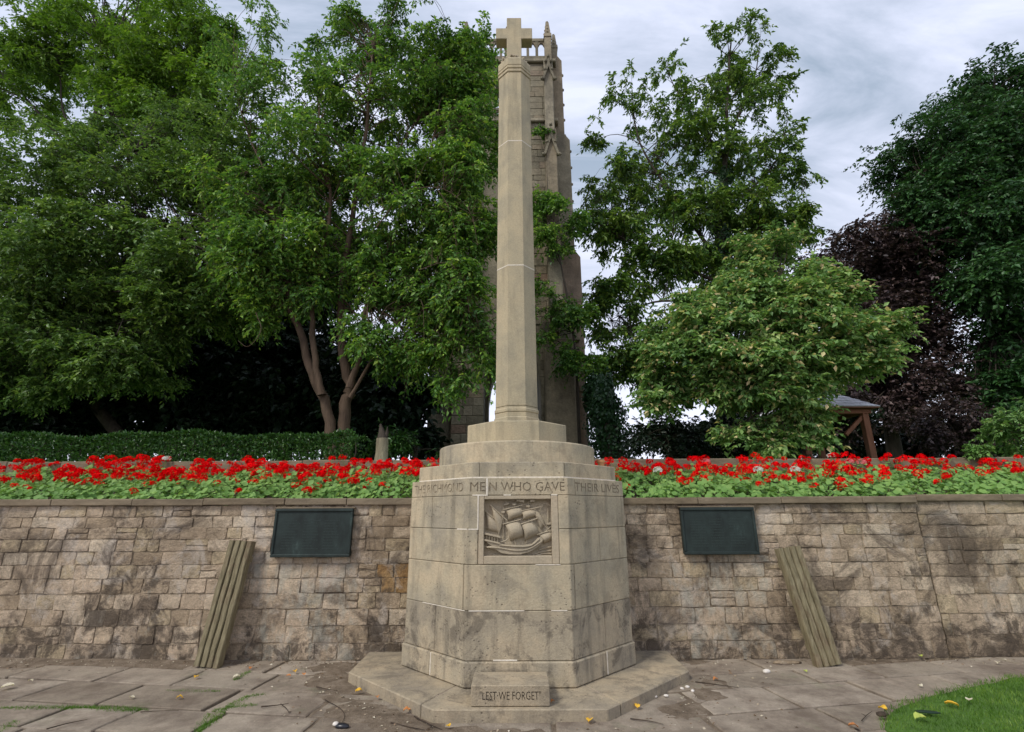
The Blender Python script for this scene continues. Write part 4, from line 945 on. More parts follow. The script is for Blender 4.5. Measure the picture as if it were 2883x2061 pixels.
for fi, (a, b, c, d) in enumerate(faces):
    A, B = Vector((*a, ez+0.02)), Vector((*b, ez+0.02)); Cc, Dd = Vector((*c, rz)), Vector((*d, rz)); rows = 7
    nrmf = (B-A).cross(Dd-A if fi % 2 == 0 else Cc-A).normalized()
    for r_ in range(rows):
        t0, t1 = r_/rows, min(1.0, (r_+1.12)/rows); L0, L1 = A.lerp(Dd, t0), A.lerp(Dd, t1); R0, R1 = B.lerp(Cc, t0), B.lerp(Cc, t1)
        n = max(1, int((R0-L0).length/0.34)) if fi in (0, 1) else 1
        for k in range(n):
            q = [L0.lerp(R0, (k+0.02)/n), L0.lerp(R0, (k+0.98)/n), L1.lerp(R1, (k+0.98)/n), L1.lerp(R1, (k+0.02)/n)]
            up = [p + nrmf*(0.040 if i < 2 else 0.014) for i, p in enumerate(q)]; lo = [p + nrmf*(0.016 if i < 2 else -0.006) for i, p in enumerate(q)]
            bm = bmesh.new(); u = [bm.verts.new(p) for p in up]; l = [bm.verts.new(p) for p in lo]
            try:
                bm.faces.new(u); bm.faces.new(l[::-1])
                for i in range(4): bm.faces.new((u[i], l[i], l[(i+1) % 4], u[(i+1) % 4]))
            except Exception: pass
            bmesh.ops.remove_doubles(bm, verts=bm.verts, dist=0.002)
            link('roof_slate', bm2me('roof_slate', bm), MATS['slate'], rf)

# ------------------------------------------------------------------ trees
# tall feathery tree, top left
tree('ash_tree', 'tall yellow-green feathery tree rising at the top left corner', [([(-14.2, 19.5, PZ-0.1)] + LP([(150, 900), (220, 600), (260, 380), (300, 150)], 19.5), 0.34, 0.09), (LP([(240, 480), (120, 330), (30, 230)], 19.5), 0.10, 0.02), (LP([(250, 430), (330, 300), (380, 180)], 19.5), 0.10, 0.02), (LP([(245, 450), (180, 320), (170, 200)], 19.5), 0.08, 0.02), (LP([(270, 330), (480, 200), (580, 120)], 19.5), 0.09, 0.02)],
     [LB(230, 160, 250, 90, 19.5, 2.6, 230), LB(500, 160, 150, 150, 19.0, 2.2, 250), LB(600, 90, 70, 90, 19.0, 1.4, 60), LB(60, 140, 150, 100, 19.5, 2.2, 120), LB(50, 270, 110, 60, 19.5, 1.6, 55), LB(340, 20, 210, 90, 20, 2.4, 130), LB(-150, 150, 180, 180, 20, 2.6, 90), LB(480, 300, 130, 90, 18.5, 1.6, 110), LB(400, 230, 150, 80, 18.8, 1.8, 90), LB(110, 330, 110, 40, 19.5, 1.3, 16), LB(590, 250, 60, 110, 18.5, 1.2, 50)],
     'leaf_ash', 'bark_dark', 101, L=0.19, W=0.075, ntw=7, nlf=13, crad=0.58, droop=0.35, twr=0.006, shell=0.3)
# broad mid-green trees at the left
tree('broadleaf_tree', 'broad mid-green spreading tree filling the left edge, layered branches low over the hedge', [([(-10.6, 15.2, PZ-0.1)] + LP([(230, 1050, 15.2), (290, 800, 14.6), (350, 600, 13.8)], 13.5), 0.20, 0.07), (LP([(290, 800, 14.6), (120, 720), (0, 640)], 13.5), 0.08, 0.02), (LP([(300, 760, 14.4), (480, 680), (620, 560)], 13.5), 0.08, 0.02), (LP([(320, 720, 14.2), (300, 540), (380, 420)], 13.5), 0.07, 0.02)],
     [LB(300, 540, 260, 120, 13.5, 2.0, 325), LB(640, 500, 170, 160, 13.3, 1.6, 287), LB(20, 650, 220, 110, 13.8, 1.8, 187), LB(250, 740, 330, 120, 12.8, 1.9, 362), LB(600, 740, 190, 130, 12.6, 1.5, 262), LB(80, 880, 240, 140, 12.8, 1.6, 212), LB(330, 930, 180, 120, 12.4, 1.3, 150), LB(-250, 800, 250, 300, 13.5, 2.0, 137), LB(490, 390, 150, 100, 14.5, 1.5, 162), LB(280, 420, 120, 60, 14.5, 1.5, 87), LB(80, 1040, 200, 70, 12.8, 1.2, 137), LB(560, 880, 150, 80, 12.4, 1.0, 125), LB(330, 1030, 160, 60, 12.6, 1.0, 87), LB(-200, 1080, 200, 80, 12.8, 1.0, 62)],
     'leaf_mid', 'bark_dark', 102, L=0.125, W=0.058, ntw=7, nlf=12, crad=0.44, droop=0.30, flat=0.45, shell=0.4)
# cherry with forked trunk
cb = P(955, 1240, 11.5); cb = (cb.x, 11.5, PZ-0.05)
tree('cherry_tree', 'cherry tree with pale forked trunks and drooping sprays in front of the tower', [([(cb[0]-0.10, 11.45, cb[2])] + LP([(925, 1170), (880, 1050), (850, 950), (815, 850), (805, 740), (780, 600)], 11.45), 0.135, 0.045), (LP([(905, 1110), (885, 1000), (880, 880), (905, 740), (930, 560), (900, 350)], 11.3), 0.085, 0.03), ([(cb[0]+0.16, 11.6, cb[2])] + LP([(972, 1150), (985, 1090), (965, 980), (960, 850), (975, 720), (1010, 500), (1040, 300), (1050, 130)], 11.6), 0.155, 0.03), (LP([(985, 1090), (1018, 990), (1028, 880), (1090, 700), (1180, 520), (1230, 350)], 11.3), 0.085, 0.02), (LP([(985, 1120), (1050, 1010), (1110, 920), (1200, 800), (1290, 720)], 11.2), 0.045, 0.015), (LP([(965, 860), (850, 640), (720, 430), (660, 250)], 11.9), 0.05, 0.015), (LP([(1040, 560), (1180, 330), (1290, 200)], 11.9), 0.04, 0.012), (LP([(820, 800), (700, 740), (610, 690)], 11.3), 0.04, 0.012), (LP([(1060, 640), (1140, 545), (1240, 530), (1320, 590), (1345, 690)], 10.35), 0.016, 0.006), (LP([(1230, 530), (1270, 600), (1285, 720), (1260, 820)], 10.3), 0.012, 0.005), (LP([(1120, 560), (1050, 610), (985, 640)], 10.4), 0.012, 0.005), (LP([(1180, 760), (1260, 740), (1310, 800), (1320, 880)], 10.25), 0.012, 0.005), (LP([(720, 880), (735, 930), (700, 975), (670, 960)], 10.3), 0.010, 0.004)],
     [LB(1060, 290, 230, 140, 12.0, 1.5, 198), LB(820, 260, 180, 130, 12.3, 1.3, 93), LB(1300, 190, 85, 100, 12.0, 0.8, 132), LB(1290, 290, 95, 120, 12.0, 0.9, 132), LB(1310, 430, 80, 130, 11.6, 0.8, 132), LB(900, 480, 250, 140, 11.8, 1.4, 252), LB(1200, 540, 170, 150, 11.2, 1.0, 228), LB(1320, 640, 70, 130, 11.0, 0.6, 108), LB(760, 720, 210, 110, 11.2, 1.1, 204), LB(1030, 690, 200, 100, 11.6, 1.1, 168), LB(1250, 800, 140, 130, 11.0, 0.8, 168), LB(1280, 980, 110, 110, 11.0, 0.6, 84), LB(1140, 930, 120, 110, 11.2, 0.7, 84), LB(720, 540, 140, 130, 11.7, 1.0, 132), LB(1080, 100, 260, 60, 12.2, 1.2, 100), LB(700, 110, 140, 90, 12.5, 1.0, 36), LB(700, 860, 100, 40, 11.0, 0.5, 26), LB(1180, 160, 180, 70, 12.0, 1.0, 72), LB(830, 820, 120, 60, 11.4, 0.8, 60), LB(1100, 800, 120, 90, 11.5, 0.9, 84)],
     'leaf_cherry', 'bark_cherry', 103, L=0.122, W=0.057, ntw=6, nlf=11, crad=0.40, droop=0.55, shell=0.3, branch_every=2)
# dark yews behind
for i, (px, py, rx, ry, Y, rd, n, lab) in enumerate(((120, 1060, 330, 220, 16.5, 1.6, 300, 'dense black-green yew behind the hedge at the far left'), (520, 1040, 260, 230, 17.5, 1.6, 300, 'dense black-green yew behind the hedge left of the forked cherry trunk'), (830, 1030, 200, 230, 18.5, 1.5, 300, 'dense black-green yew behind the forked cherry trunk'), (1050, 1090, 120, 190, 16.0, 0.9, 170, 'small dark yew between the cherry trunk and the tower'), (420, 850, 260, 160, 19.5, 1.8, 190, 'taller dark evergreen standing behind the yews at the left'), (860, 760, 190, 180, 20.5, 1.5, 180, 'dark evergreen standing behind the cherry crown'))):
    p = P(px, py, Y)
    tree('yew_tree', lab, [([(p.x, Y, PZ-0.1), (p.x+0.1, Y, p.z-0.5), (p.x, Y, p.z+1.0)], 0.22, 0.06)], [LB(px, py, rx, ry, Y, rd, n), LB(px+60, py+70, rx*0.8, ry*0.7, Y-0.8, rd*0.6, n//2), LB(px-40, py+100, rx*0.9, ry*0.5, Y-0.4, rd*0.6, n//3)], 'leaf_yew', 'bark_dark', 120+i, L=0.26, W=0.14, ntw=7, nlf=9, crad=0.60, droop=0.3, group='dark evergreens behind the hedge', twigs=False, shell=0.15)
# sparse tall tree right of the tower
sb = P(2040, 1240, 21.0)
tree('tall_tree', 'tall open-crowned tree with small leaf tufts against the sky right of the tower', [([(sb.x, 21.0, PZ-0.1)] + LP([(2040, 1050), (2035, 850), (2030, 650), (2045, 450), (2050, 250), (2060, 90)], 21.0), 0.30, 0.03), (LP([(2035, 750), (1900, 560), (1800, 400), (1780, 250)], 21.0), 0.10, 0.02), (LP([(2035, 800), (1850, 720), (1700, 640), (1640, 600)], 20.5), 0.09, 0.015), (LP([(2040, 600), (2180, 460), (2220, 330)], 21.0), 0.08, 0.015), (LP([(2040, 680), (2200, 620), (2270, 520)], 20.8), 0.08, 0.015), (LP([(2045, 450), (1930, 300), (1860, 160)], 21.2), 0.07, 0.012), (LP([(2045, 400), (2120, 230), (2140, 120)], 21.0), 0.06, 0.012), (LP([(2035, 850), (1850, 850), (1720, 900)], 20.0), 0.08, 0.012), (LP([(1890, 470), (1750, 380), (1640, 410)], 20.6), 0.03, 0.008)],
     [LB(2030, 160, 170, 90, 21, 1.6, 66), LB(1880, 280, 150, 110, 21, 1.5, 66), LB(2130, 260, 120, 120, 21, 1.4, 66), LB(1990, 420, 190, 110, 21, 1.6, 128), LB(2190, 470, 90, 120, 21, 1.3, 66), LB(1800, 530, 150, 80, 20.8, 1.4, 97), LB(2020, 580, 200, 80, 20.6, 1.6, 175), LB(2200, 620, 90, 90, 20.6, 1.2, 87), LB(1740, 640, 110, 70, 20.4, 1.2, 87), LB(1850, 730, 140, 70, 20.2, 1.2, 106), LB(1720, 850, 100, 110, 19.5, 1.0, 81), LB(1760, 1000, 80, 70, 19.0, 0.9, 62), LB(2030, 740, 160, 80, 21, 1.4, 136), LB(1660, 410, 40, 40, 20.6, 0.4, 11), LB(1840, 1000, 60, 80, 19.2, 0.8, 54)],
     'leaf_sparse', 'bark_dark', 104, L=0.213, W=0.094, ntw=6, nlf=10, crad=0.42, droop=0.55, shell=0.2, sub=4, branch_every=2, twr=0.009)
# ivy on its trunk
def ivy(name, label, pts, rads, n, seed, cat='ivy', L=0.13):
    rs = np.random.RandomState(seed); q = curve_pts(pts, 40); rr = np.interp(np.linspace(0, 1, 40), np.linspace(0, 1, len(rads)), rads)
    b = Vector(q[0]); root = empty(name, b); tag(root, label, cat)
    k = rs.randint(0, 40, n); th = rs.uniform(0, 2*np.pi, n); bump = 0.75 + 0.35*np.sin(th*3+k*0.35) * np.cos(k*0.6) + rs.normal(0, 0.12, n)
    r = rr[k]*bump; o = np.stack([np.cos(th), np.sin(th), np.zeros(n)], 1); p = q[k] + o*r[:, None]; p[:, 2] += rs.normal(0, 0.12, n)
    D = rs.normal(size=(n, 3))*0.5; D[:, 2] -= 0.9; N = o + rs.normal(size=(n, 3))*0.4; N[:, 2] += 0.3
    V, F, v = leaf_arrays(p, D, N, L*rs.uniform(0.6, 1.3, n), L*0.85*rs.uniform(0.6, 1.3, n), np.clip(rs.normal(0.45, 0.2, n), 0, 1), 0.1)
    link('leaves', np_mesh('leaves', V-np.array(b), F, v), MATS['leaf_ivy'], root)
    T = Tubes(); T.add(q-np.array(b), rr*0.5, 8); link('stem', T.mesh('stem'), MATS['bark_dark'], root)
ivy('ivy', 'dark ivy swathing the trunk of the tall open-crowned tree', [(sb.x, 20.95, PZ)] + LP([(2040, 1000), (2032, 800), (2030, 620), (2045, 480)], 20.95), [0.75, 0.65, 0.6, 0.55, 0.25], 9000, 51)
kb = P(1720, 1240, 16.0)
ivy('ivy_stump', 'leaning stump smothered in dark ivy at the right foot of the tower', [(kb.x+0.1, 16, PZ-0.05)] + LP([(1705, 1180), (1690, 1110), (1688, 1070)], 16.0), [0.85, 0.62, 0.50, 0.36], 9000, 52, 'stump', 0.12)
# climber over the tower's right flank
tree('climbing_shrub', 'bright green leafy climber against the right side of the tower', [([(2.3, 16.9, PZ-0.05)] + LP([(1620, 1000), (1590, 800), (1560, 650), (1540, 560)], 16.9), 0.06, 0.015), (LP([(1600, 860), (1530, 800), (1510, 760)], 16.9), 0.02, 0.008)],
     [LB(1570, 640, 70, 80, 16.8, 0.6, 73), LB(1525, 570, 35, 50, 17.2, 0.4, 25), LB(1600, 860, 50, 50, 16.7, 0.45, 32), LB(1530, 830, 40, 70, 16.8, 0.4, 22), LB(1610, 1010, 50, 40, 16.5, 0.4, 28), LB(1530, 960, 25, 30, 16.8, 0.25, 9), LB(1520, 390, 25, 40, 17.6, 0.2, 8), LB(1660, 1020, 50, 30, 16.5, 0.4, 19)],
     'leaf_cherry', 'bark_dark', 105, L=0.132, W=0.072, ntw=6, nlf=9, crad=0.36, droop=0.45, sub=4, cat='shrub')
# whitebeam-like round tree
wb = P(2215, 1240, 12.5)
tree('round_tree', 'rounded light green tree with pale orange tips behind the right flower bed', [([(wb.x, 12.5, PZ-0.05)] + LP([(2215, 1180), (2225, 1080), (2200, 950), (2190, 800)], 12.5), 0.11, 0.03), (LP([(2220, 1100), (2330, 960), (2430, 900)], 12.3), 0.05, 0.012), (LP([(2215, 1120), (2080, 1000), (1950, 950)], 12.3), 0.05, 0.012)],
     [LB(2170, 715, 75, 45, 12.7, 0.6, 60), LB(2110, 780, 100, 50, 12.5, 0.8, 90), LB(2260, 790, 100, 45, 12.5, 0.8, 85), LB(2010, 850, 110, 50, 12.3, 0.8, 95), LB(2190, 860, 120, 55, 12.0, 0.9, 120), LB(2350, 860, 100, 45, 12.4, 0.8, 80), LB(1930, 930, 110, 50, 12.3, 0.8, 85), LB(2090, 930, 130, 55, 11.8, 0.9, 130), LB(2270, 935, 120, 55, 11.9, 0.9, 110), LB(2430, 920, 90, 40, 12.3, 0.7, 60), LB(1890, 1010, 100, 50, 12.2, 0.8, 75), LB(2030, 1010, 120, 50, 11.7, 0.8, 110), LB(2190, 1015, 120, 55, 11.6, 0.8, 120), LB(2350, 1000, 110, 45, 12.1, 0.8, 85), LB(2440, 980, 60, 35, 12.4, 0.6, 30), LB(2080, 1090, 170, 50, 11.9, 0.8, 120), LB(2240, 1100, 70, 45, 11.9, 0.6, 50), LB(1890, 1100, 90, 50, 12.3, 0.7, 45), LB(2260, 1170, 70, 45, 11.8, 0.5, 36), LB(2150, 1225, 110, 40, 11.6, 0.5, 45)],
     'leaf_white', 'bark_dark', 106, L=0.144, W=0.074, ntw=6, nlf=11, crad=0.40, droop=0.18, flat=0.4, shell=0.3, tipfrac=0.10)
# copper beech
gb = P(2500, 1240, 19.0)
tree('copper_beech', 'dark purple copper beech between the round tree and the big dark tree', [([(gb.x, 19, PZ-0.1)] + LP([(2500, 1100), (2490, 900), (2480, 720)], 19.0), 0.3, 0.06)],
     [LB(2430, 720, 160, 110, 19, 1.8, 240), LB(2540, 740, 90, 90, 19.2, 1.3, 112), LB(2520, 880, 150, 120, 18.7, 1.6, 220), LB(2580, 990, 70, 90, 18.7, 1.1, 100), LB(2420, 960, 130, 120, 19, 1.5, 160), LB(2550, 1090, 110, 70, 18, 1.2, 112), LB(2400, 1140, 120, 90, 18.5, 1.3, 120)],
     'leaf_copper', 'bark_dark', 107, L=0.155, W=0.095, ntw=7, nlf=10, crad=0.62, droop=0.3)
# big dark tree on the right edge
hb = P(2800, 1240, 17.5)
tree('chestnut_tree', 'huge dark green tree with billowing foliage on the right edge', [([(hb.x, 17.5, PZ-0.1)] + LP([(2810, 1100), (2800, 850), (2790, 550), (2800, 350)], 17.5), 0.4, 0.06), (LP([(2800, 850), (2880, 700), (3000, 620)], 17.0), 0.12, 0.02), (LP([(2795, 750), (2680, 600), (2600, 500)], 17.2), 0.12, 0.02)],
     [LB(2800, 310, 120, 100, 17.5, 1.8, 247), LB(2680, 430, 150, 120, 17.3, 1.8, 332), LB(2840, 480, 170, 140, 16.6, 1.9, 395), LB(2630, 560, 100, 70, 17.2, 1.4, 156), LB(2790, 640, 150, 80, 16.5, 1.6, 286), LB(2810, 800, 85, 80, 16.0, 1.1, 156), LB(3010, 500, 200, 350, 17.5, 2.2, 457), LB(2880, 970, 80, 130, 17.0, 1.2, 156), LB(2850, 1130, 60, 110, 16.5, 1.1, 114), LB(2960, 1050, 130, 200, 17, 1.5, 228)],
     'leaf_dark', 'bark_dark', 108, L=0.175, W=0.088, ntw=7, nlf=10, crad=0.62, droop=0.35)
# low planting on the upper lawn
def bush(name, label, px, py, rx, ry, Y, rd, n, mat, seed, L=0.10, W=0.055, cat='shrub', crad=0.34, group=None):
    p = P(px, py, Y); return tree(name, label, [([(p.x, Y, PZ-0.05), (p.x+0.05, Y, p.z)], 0.04, 0.012)], [LB(px, py, rx, ry, Y, rd, n)], mat, 'bark_dark', seed, L=L, W=W, crad=crad, cat=cat, droop=0.25, shell=0.25, group=group)
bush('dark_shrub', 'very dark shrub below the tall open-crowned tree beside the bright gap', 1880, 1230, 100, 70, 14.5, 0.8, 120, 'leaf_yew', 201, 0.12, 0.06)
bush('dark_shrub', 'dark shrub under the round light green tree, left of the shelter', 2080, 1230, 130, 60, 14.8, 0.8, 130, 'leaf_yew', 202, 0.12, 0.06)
bush('purple_shrub', 'low dark purple shrub right of the shelter post', 2690, 1200, 130, 75, 14.0, 0.9, 130, 'leaf_copper', 203, 0.11, 0.06)
bush('pale_shrub', 'pale green shrub at the right edge behind the flowers', 2890, 1225, 80, 60, 10.6, 0.5, 60, 'leaf_white', 204, 0.09, 0.05, crad=0.26)
bush('young_shrub', 'small bright green leafy plant among the right-hand flowers', 2770, 1255, 32, 26, 8.9, 0.22, 14, 'leaf_geranium', 205, 0.07, 0.04, 'plant', 0.16)
bush('fern_clump', 'low green undergrowth at the left foot of the tower', 1170, 1255, 120, 40, 12.5, 0.6, 60, 'leaf_hedge', 206, 0.10, 0.045, 'undergrowth', 0.26)
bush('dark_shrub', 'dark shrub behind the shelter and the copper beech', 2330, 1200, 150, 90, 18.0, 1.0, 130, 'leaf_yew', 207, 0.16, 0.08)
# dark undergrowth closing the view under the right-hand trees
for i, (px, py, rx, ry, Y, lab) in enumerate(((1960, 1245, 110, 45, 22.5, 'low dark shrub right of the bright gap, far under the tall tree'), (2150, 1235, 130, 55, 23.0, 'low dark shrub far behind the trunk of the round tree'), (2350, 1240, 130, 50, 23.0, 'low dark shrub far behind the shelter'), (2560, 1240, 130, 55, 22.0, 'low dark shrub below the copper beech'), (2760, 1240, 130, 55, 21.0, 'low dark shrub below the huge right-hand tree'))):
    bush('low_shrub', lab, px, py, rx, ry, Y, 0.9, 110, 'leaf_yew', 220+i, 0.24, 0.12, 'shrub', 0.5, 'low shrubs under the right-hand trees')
# dead stump
st = P(1072, 1300, 10.2); sr = empty('dead_stump', (st.x, 10.2, PZ-0.05)); tag(sr, 'short pale dead tree stump standing between the hedge and the memorial', 'stump')
T = Tubes(); T.add(np.array([(0, 0, 0), (0.0, 0, 0.12), (0.01, 0, 0.35), (0.0, 0, 0.62)]), [0.19, 0.14, 0.125, 0.12], 12); link('bark', T.mesh('bark'), MATS['bark_stump'], sr)
T = Tubes(); T.add(np.array([(0.0, 0, 0.60), (-0.02, 0, 0.75), (-0.06, 0, 0.92)]), [0.115, 0.07, 0.02], 7); T.add(np.array([(0.05, 0, 0.58), (0.085, 0, 0.72), (0.09, 0, 0.86)]), [0.06, 0.04, 0.01], 6); link('splintered_top', T.mesh('splintered_top'), MATS['bark_dark'], sr)

# hedge
rs = np.random.RandomState(77); hx0, hx1, hy, hw, hz0, hz1 = -13.5, -3.06, 9.85, 0.38, PZ-0.03, 3.03
he = empty('hedge', ((hx0+hx1)/2, hy, PZ)); tag(he, 'long low clipped dark green hedge behind the left flower bed', 'hedge')
n = 26000; p = np.stack([rs.uniform(hx0, hx1, n), rs.uniform(-1, 1, n), rs.uniform(0, 1, n)], 1)
side = rs.rand(n) < 0.75; p[:, 1] = np.where(side, np.sign(p[:, 1]-0.3*rs.rand(n))*rs.uniform(0.78, 1.08, n), p[:, 1]); top = rs.rand(n) < 0.4; p[:, 2] = np.where(top, rs.uniform(0.9, 1.06, n), p[:, 2])
und = 1+0.07*np.sin(p[:, 0]*1.7)+0.05*np.sin(p[:, 0]*4.1+1)
q = np.stack([p[:, 0], hy+p[:, 1]*hw*und, hz0+(hz1-hz0)*p[:, 2]*und], 1)
D = rs.normal(size=(n, 3))*0.6; D[:, 2] += 0.5; D[:, 1] += p[:, 1]*0.5; N = rs.normal(size=(n, 3))*0.5; N[:, 2] += 0.8; N[:, 1] += p[:, 1]*0.6
V, F, v = leaf_arrays(q, D, N, 0.075*rs.uniform(0.6, 1.3, n), 0.036*rs.uniform(0.7, 1.2, n), np.clip(rs.normal(0.45, 0.2, n), 0, 1))
b = np.array(he.location); link('foliage', np_mesh('foliage', V-b, F, v), MATS['leaf_hedge'], he)
T = Tubes()
for k in range(70):
    x = hx0+0.1+k*(hx1-hx0-0.2)/69; T.add(np.array([(x, hy, PZ-0.05), (x+rs.normal()*0.05, hy+rs.normal()*0.05, 2.75), (x+rs.normal()*0.1, hy+rs.normal()*0.15, 2.98)])-b, [0.02, 0.014, 0.006], 5)
link('stems', T.mesh('stems'), MATS['bark_dark'], he)
# ------------------------------------------------------------------ geraniums
def ger_foliage(seed, nl=66, h=0.25, rad=0.24):
    rs = np.random.RandomState(seed); V = []; F = []; vv = []; n = 0
    for k in range(nl):
        a = rs.uniform(0, 2*math.pi); r = rad*math.sqrt(rs.rand()); z = h*(0.25+0.85*rs.rand()**1.3)*(1-0.45*(r/rad)**2)
        c = np.array([r*math.cos(a), r*math.sin(a), z]); N = nrm(np.array([math.cos(a)*0.7*r/rad, math.sin(a)*0.7*r/rad-0.35, 0.9])+rs.normal(size=3)*0.3)
        S = nrm(np.cross(N, np.array([0.3, 1, 0.2]))); D = np.cross(N, S); s = rs.uniform(0.020, 0.044); m_ = 8
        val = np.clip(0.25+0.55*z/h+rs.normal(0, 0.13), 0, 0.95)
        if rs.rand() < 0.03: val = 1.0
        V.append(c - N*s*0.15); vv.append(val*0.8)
        for j in range(m_):
            t = 2*math.pi*j/m_; rr = s*(1.0 if j % 2 else 0.84); V.append(c + (S*math.cos(t)+D*math.sin(t))*rr + N*s*rs.uniform(0.05, 0.25)); vv.append(val)
        F += [(n, n+1+j, n+1+(j+1) % m_) for j in range(m_)]; n += m_+1
    return np_mesh('foliage', np.array(V), np.array(F), vv)
def ger_head(seed, r=0.062):
    rs = np.random.RandomState(seed); V = []; F = []; vv = []; n = 0
    for k in range(26):
        d = nrm(rs.normal(size=3)); d[2] = abs(d[2])*1.2-0.35; d = nrm(d); c = d*r*np.array([1, 1, 0.72])*rs.uniform(0.8, 1.05)
        S = nrm(np.cross(d, rs.normal(size=3))); T_ = np.cross(d, S); val = rs.rand(); m_ = 5; s = rs.uniform(0.016, 0.024)
        V.append(c-d*0.004); vv.append(val*0.6)
        for j in range(m_):
            for f_, q in ((-0.34, 0.75), (0.0, 1.0), (0.34, 0.75)):
                t = 2*math.pi*(j+f_)/m_; V.append(c+(S*math.cos(t)+T_*math.sin(t))*s*q+d*0.004*rs.normal()); vv.append(val)
            F += [(n, n+1+3*j, n+2+3*j), (n, n+2+3*j, n+3+3*j)]
        n += 1+3*m_
    return np_mesh('flower_head', np.array(V), np.array(F), vv)
FOL = [ger_foliage(300+i) for i in range(6)]
for f_ in FOL: f_.materials.append(MATS['leaf_geranium'])
HEAD = {c: [ger_head(400+i, r) for i, r in enumerate((0.055, 0.067, 0.079))] for c in ('red', 'white', 'pink')}
for c, hs in HEAD.items():
    for h_ in hs: h_.materials.append(MATS['petal_'+c])
def stem_mesh(l, lean, seed):
    T = Tubes(); T.add(np.array([(0, 0, 0.05), (lean[0]*0.5, lean[1]*0.5, l*0.6), (lean[0], lean[1], l)]), [0.005, 0.004, 0.0035], 4); return T.mesh('stem')
rng = random.Random(8)
def geranium(x, y, heads, label, group, sc=1.0):
    z = bed_z(y); r = empty('geranium', (x, y, z)); tag(r, label, 'geranium', group); r.rotation_euler = (0, 0, rng.uniform(-0.5, 0.5)); r.scale = (sc, sc, sc)
    o = bpy.data.objects.new('foliage', rng.choice(FOL)); COL.objects.link(o); o.parent = r
    for c in heads:
        l = rng.uniform(0.18, 0.37); ln = (rng.uniform(-0.19, 0.19), rng.uniform(-0.18, 0.16))
        s = link('flower_stem', stem_mesh(l, ln, 0), MATS['stem'], r)
        h_ = bpy.data.objects.new('flower_head', rng.choice(HEAD[c])); COL.objects.link(h_); h_.parent = r; h_.location = (ln[0], ln[1], l+0.01); h_.rotation_euler = (rng.uniform(-0.4, 0.3), rng.uniform(-0.3, 0.3), rng.uniform(0, 6))
def ger_label(x, row, bloom):
    rowt = 'at the coping' if row < 2 else ('in the middle rows' if row < 5 else 'in the back rows')
    if x < CX: sec = 'by the left edge' if x < -4.6 else ('above the left plank' if x < -3.0 else ('above the left plaque' if x < -1.9 else 'close left of the memorial'))
    else: sec = 'by the right edge' if x > 4.9 else ('above the right plank' if x > 3.0 else ('above the right plaque' if x > 2.0 else 'close right of the memorial'))
    return ('red-flowering geranium ' if bloom else 'leafy geranium without blooms ') + rowt + ' of the bed, ' + sec
nper = 0
for row in range(8):
    y = 6.66 + row*0.325; stp = 0.36 if row < 3 else 0.44
    xmax = 6.9 + (y-6.6)*0.95
    k = -int(xmax/stp)
    for k in range(-int(xmax/stp), int(xmax/stp)+1):
        x = k*stp + rng.uniform(-0.09, 0.09) + (0.18 if row % 2 else 0); yy = y + rng.uniform(-0.10, 0.10)
        if abs(x-CX) < 1.15 and yy < 7.3: continue
        if abs(x-CX) < 0.9: continue
        sd = 'L' if x < CX else 'R'
        dens = (0.22, 1.2, 2.5, 3.1, 3.7, 4.0, 4.0, 3.6)[row]*(1.1 if sd == 'L' else 0.95)
        if sd == 'R' and x > 5.3 and row < 5: dens *= 0.3
        if sd == 'L' and x < -5.0: dens *= 1.3
        nh = int(dens) + (1 if rng.random() < dens-int(dens) else 0)
        if nh and rng.random() < 0.16: nh = 0
        heads = ['red']*nh
        geranium(x, yy, heads, ger_label(x, row, nh), {'L': 'geraniums in the left bed', 'R': 'geraniums in the right bed'}[sd], rng.uniform(0.78, 1.22))
for px, py, Y, c, lab in ((1855, 1368, 7.0, 'white', 'white-flowering geranium nearest the memorial in the right bed'), (2140, 1366, 7.0, 'white', 'white-flowering geranium in the right bed, above the right plaque'), (2245, 1363, 7.0, 'white', 'white-flowering geranium in the right bed, above the right leaning plank'), (465, 1305, 8.9, 'white', 'lone white-flowering geranium at the back of the left bed'), (2340, 1290, 8.9, 'white', 'white-flowering geranium at the back of the right bed below the shelter'), (1990, 1320, 8.0, 'pink', 'single pink geranium behind the white ones in the right bed'), (2395, 1325, 7.9, 'pink', 'left of the pair of pink geraniums in the right bed below the shelter'), (2432, 1336, 7.8, 'pink', 'right of the pair of pink geraniums in the right bed below the shelter')):
    p = P(px, py, Y); z = bed_z(Y); r = empty('geranium', (p.x, Y, z)); tag(r, lab, 'geranium', 'white and pink geraniums')
    o = bpy.data.objects.new('foliage', FOL[1]); COL.objects.link(o); o.parent = r
    l = max(0.42, p.z-z); link('flower_stem', stem_mesh(l, (0, 0), 0), MATS['stem'], r)
    h_ = bpy.data.objects.new('flower_head', HEAD[c][1]); COL.objects.link(h_); h_.parent = r; h_.location = (0, 0, l)

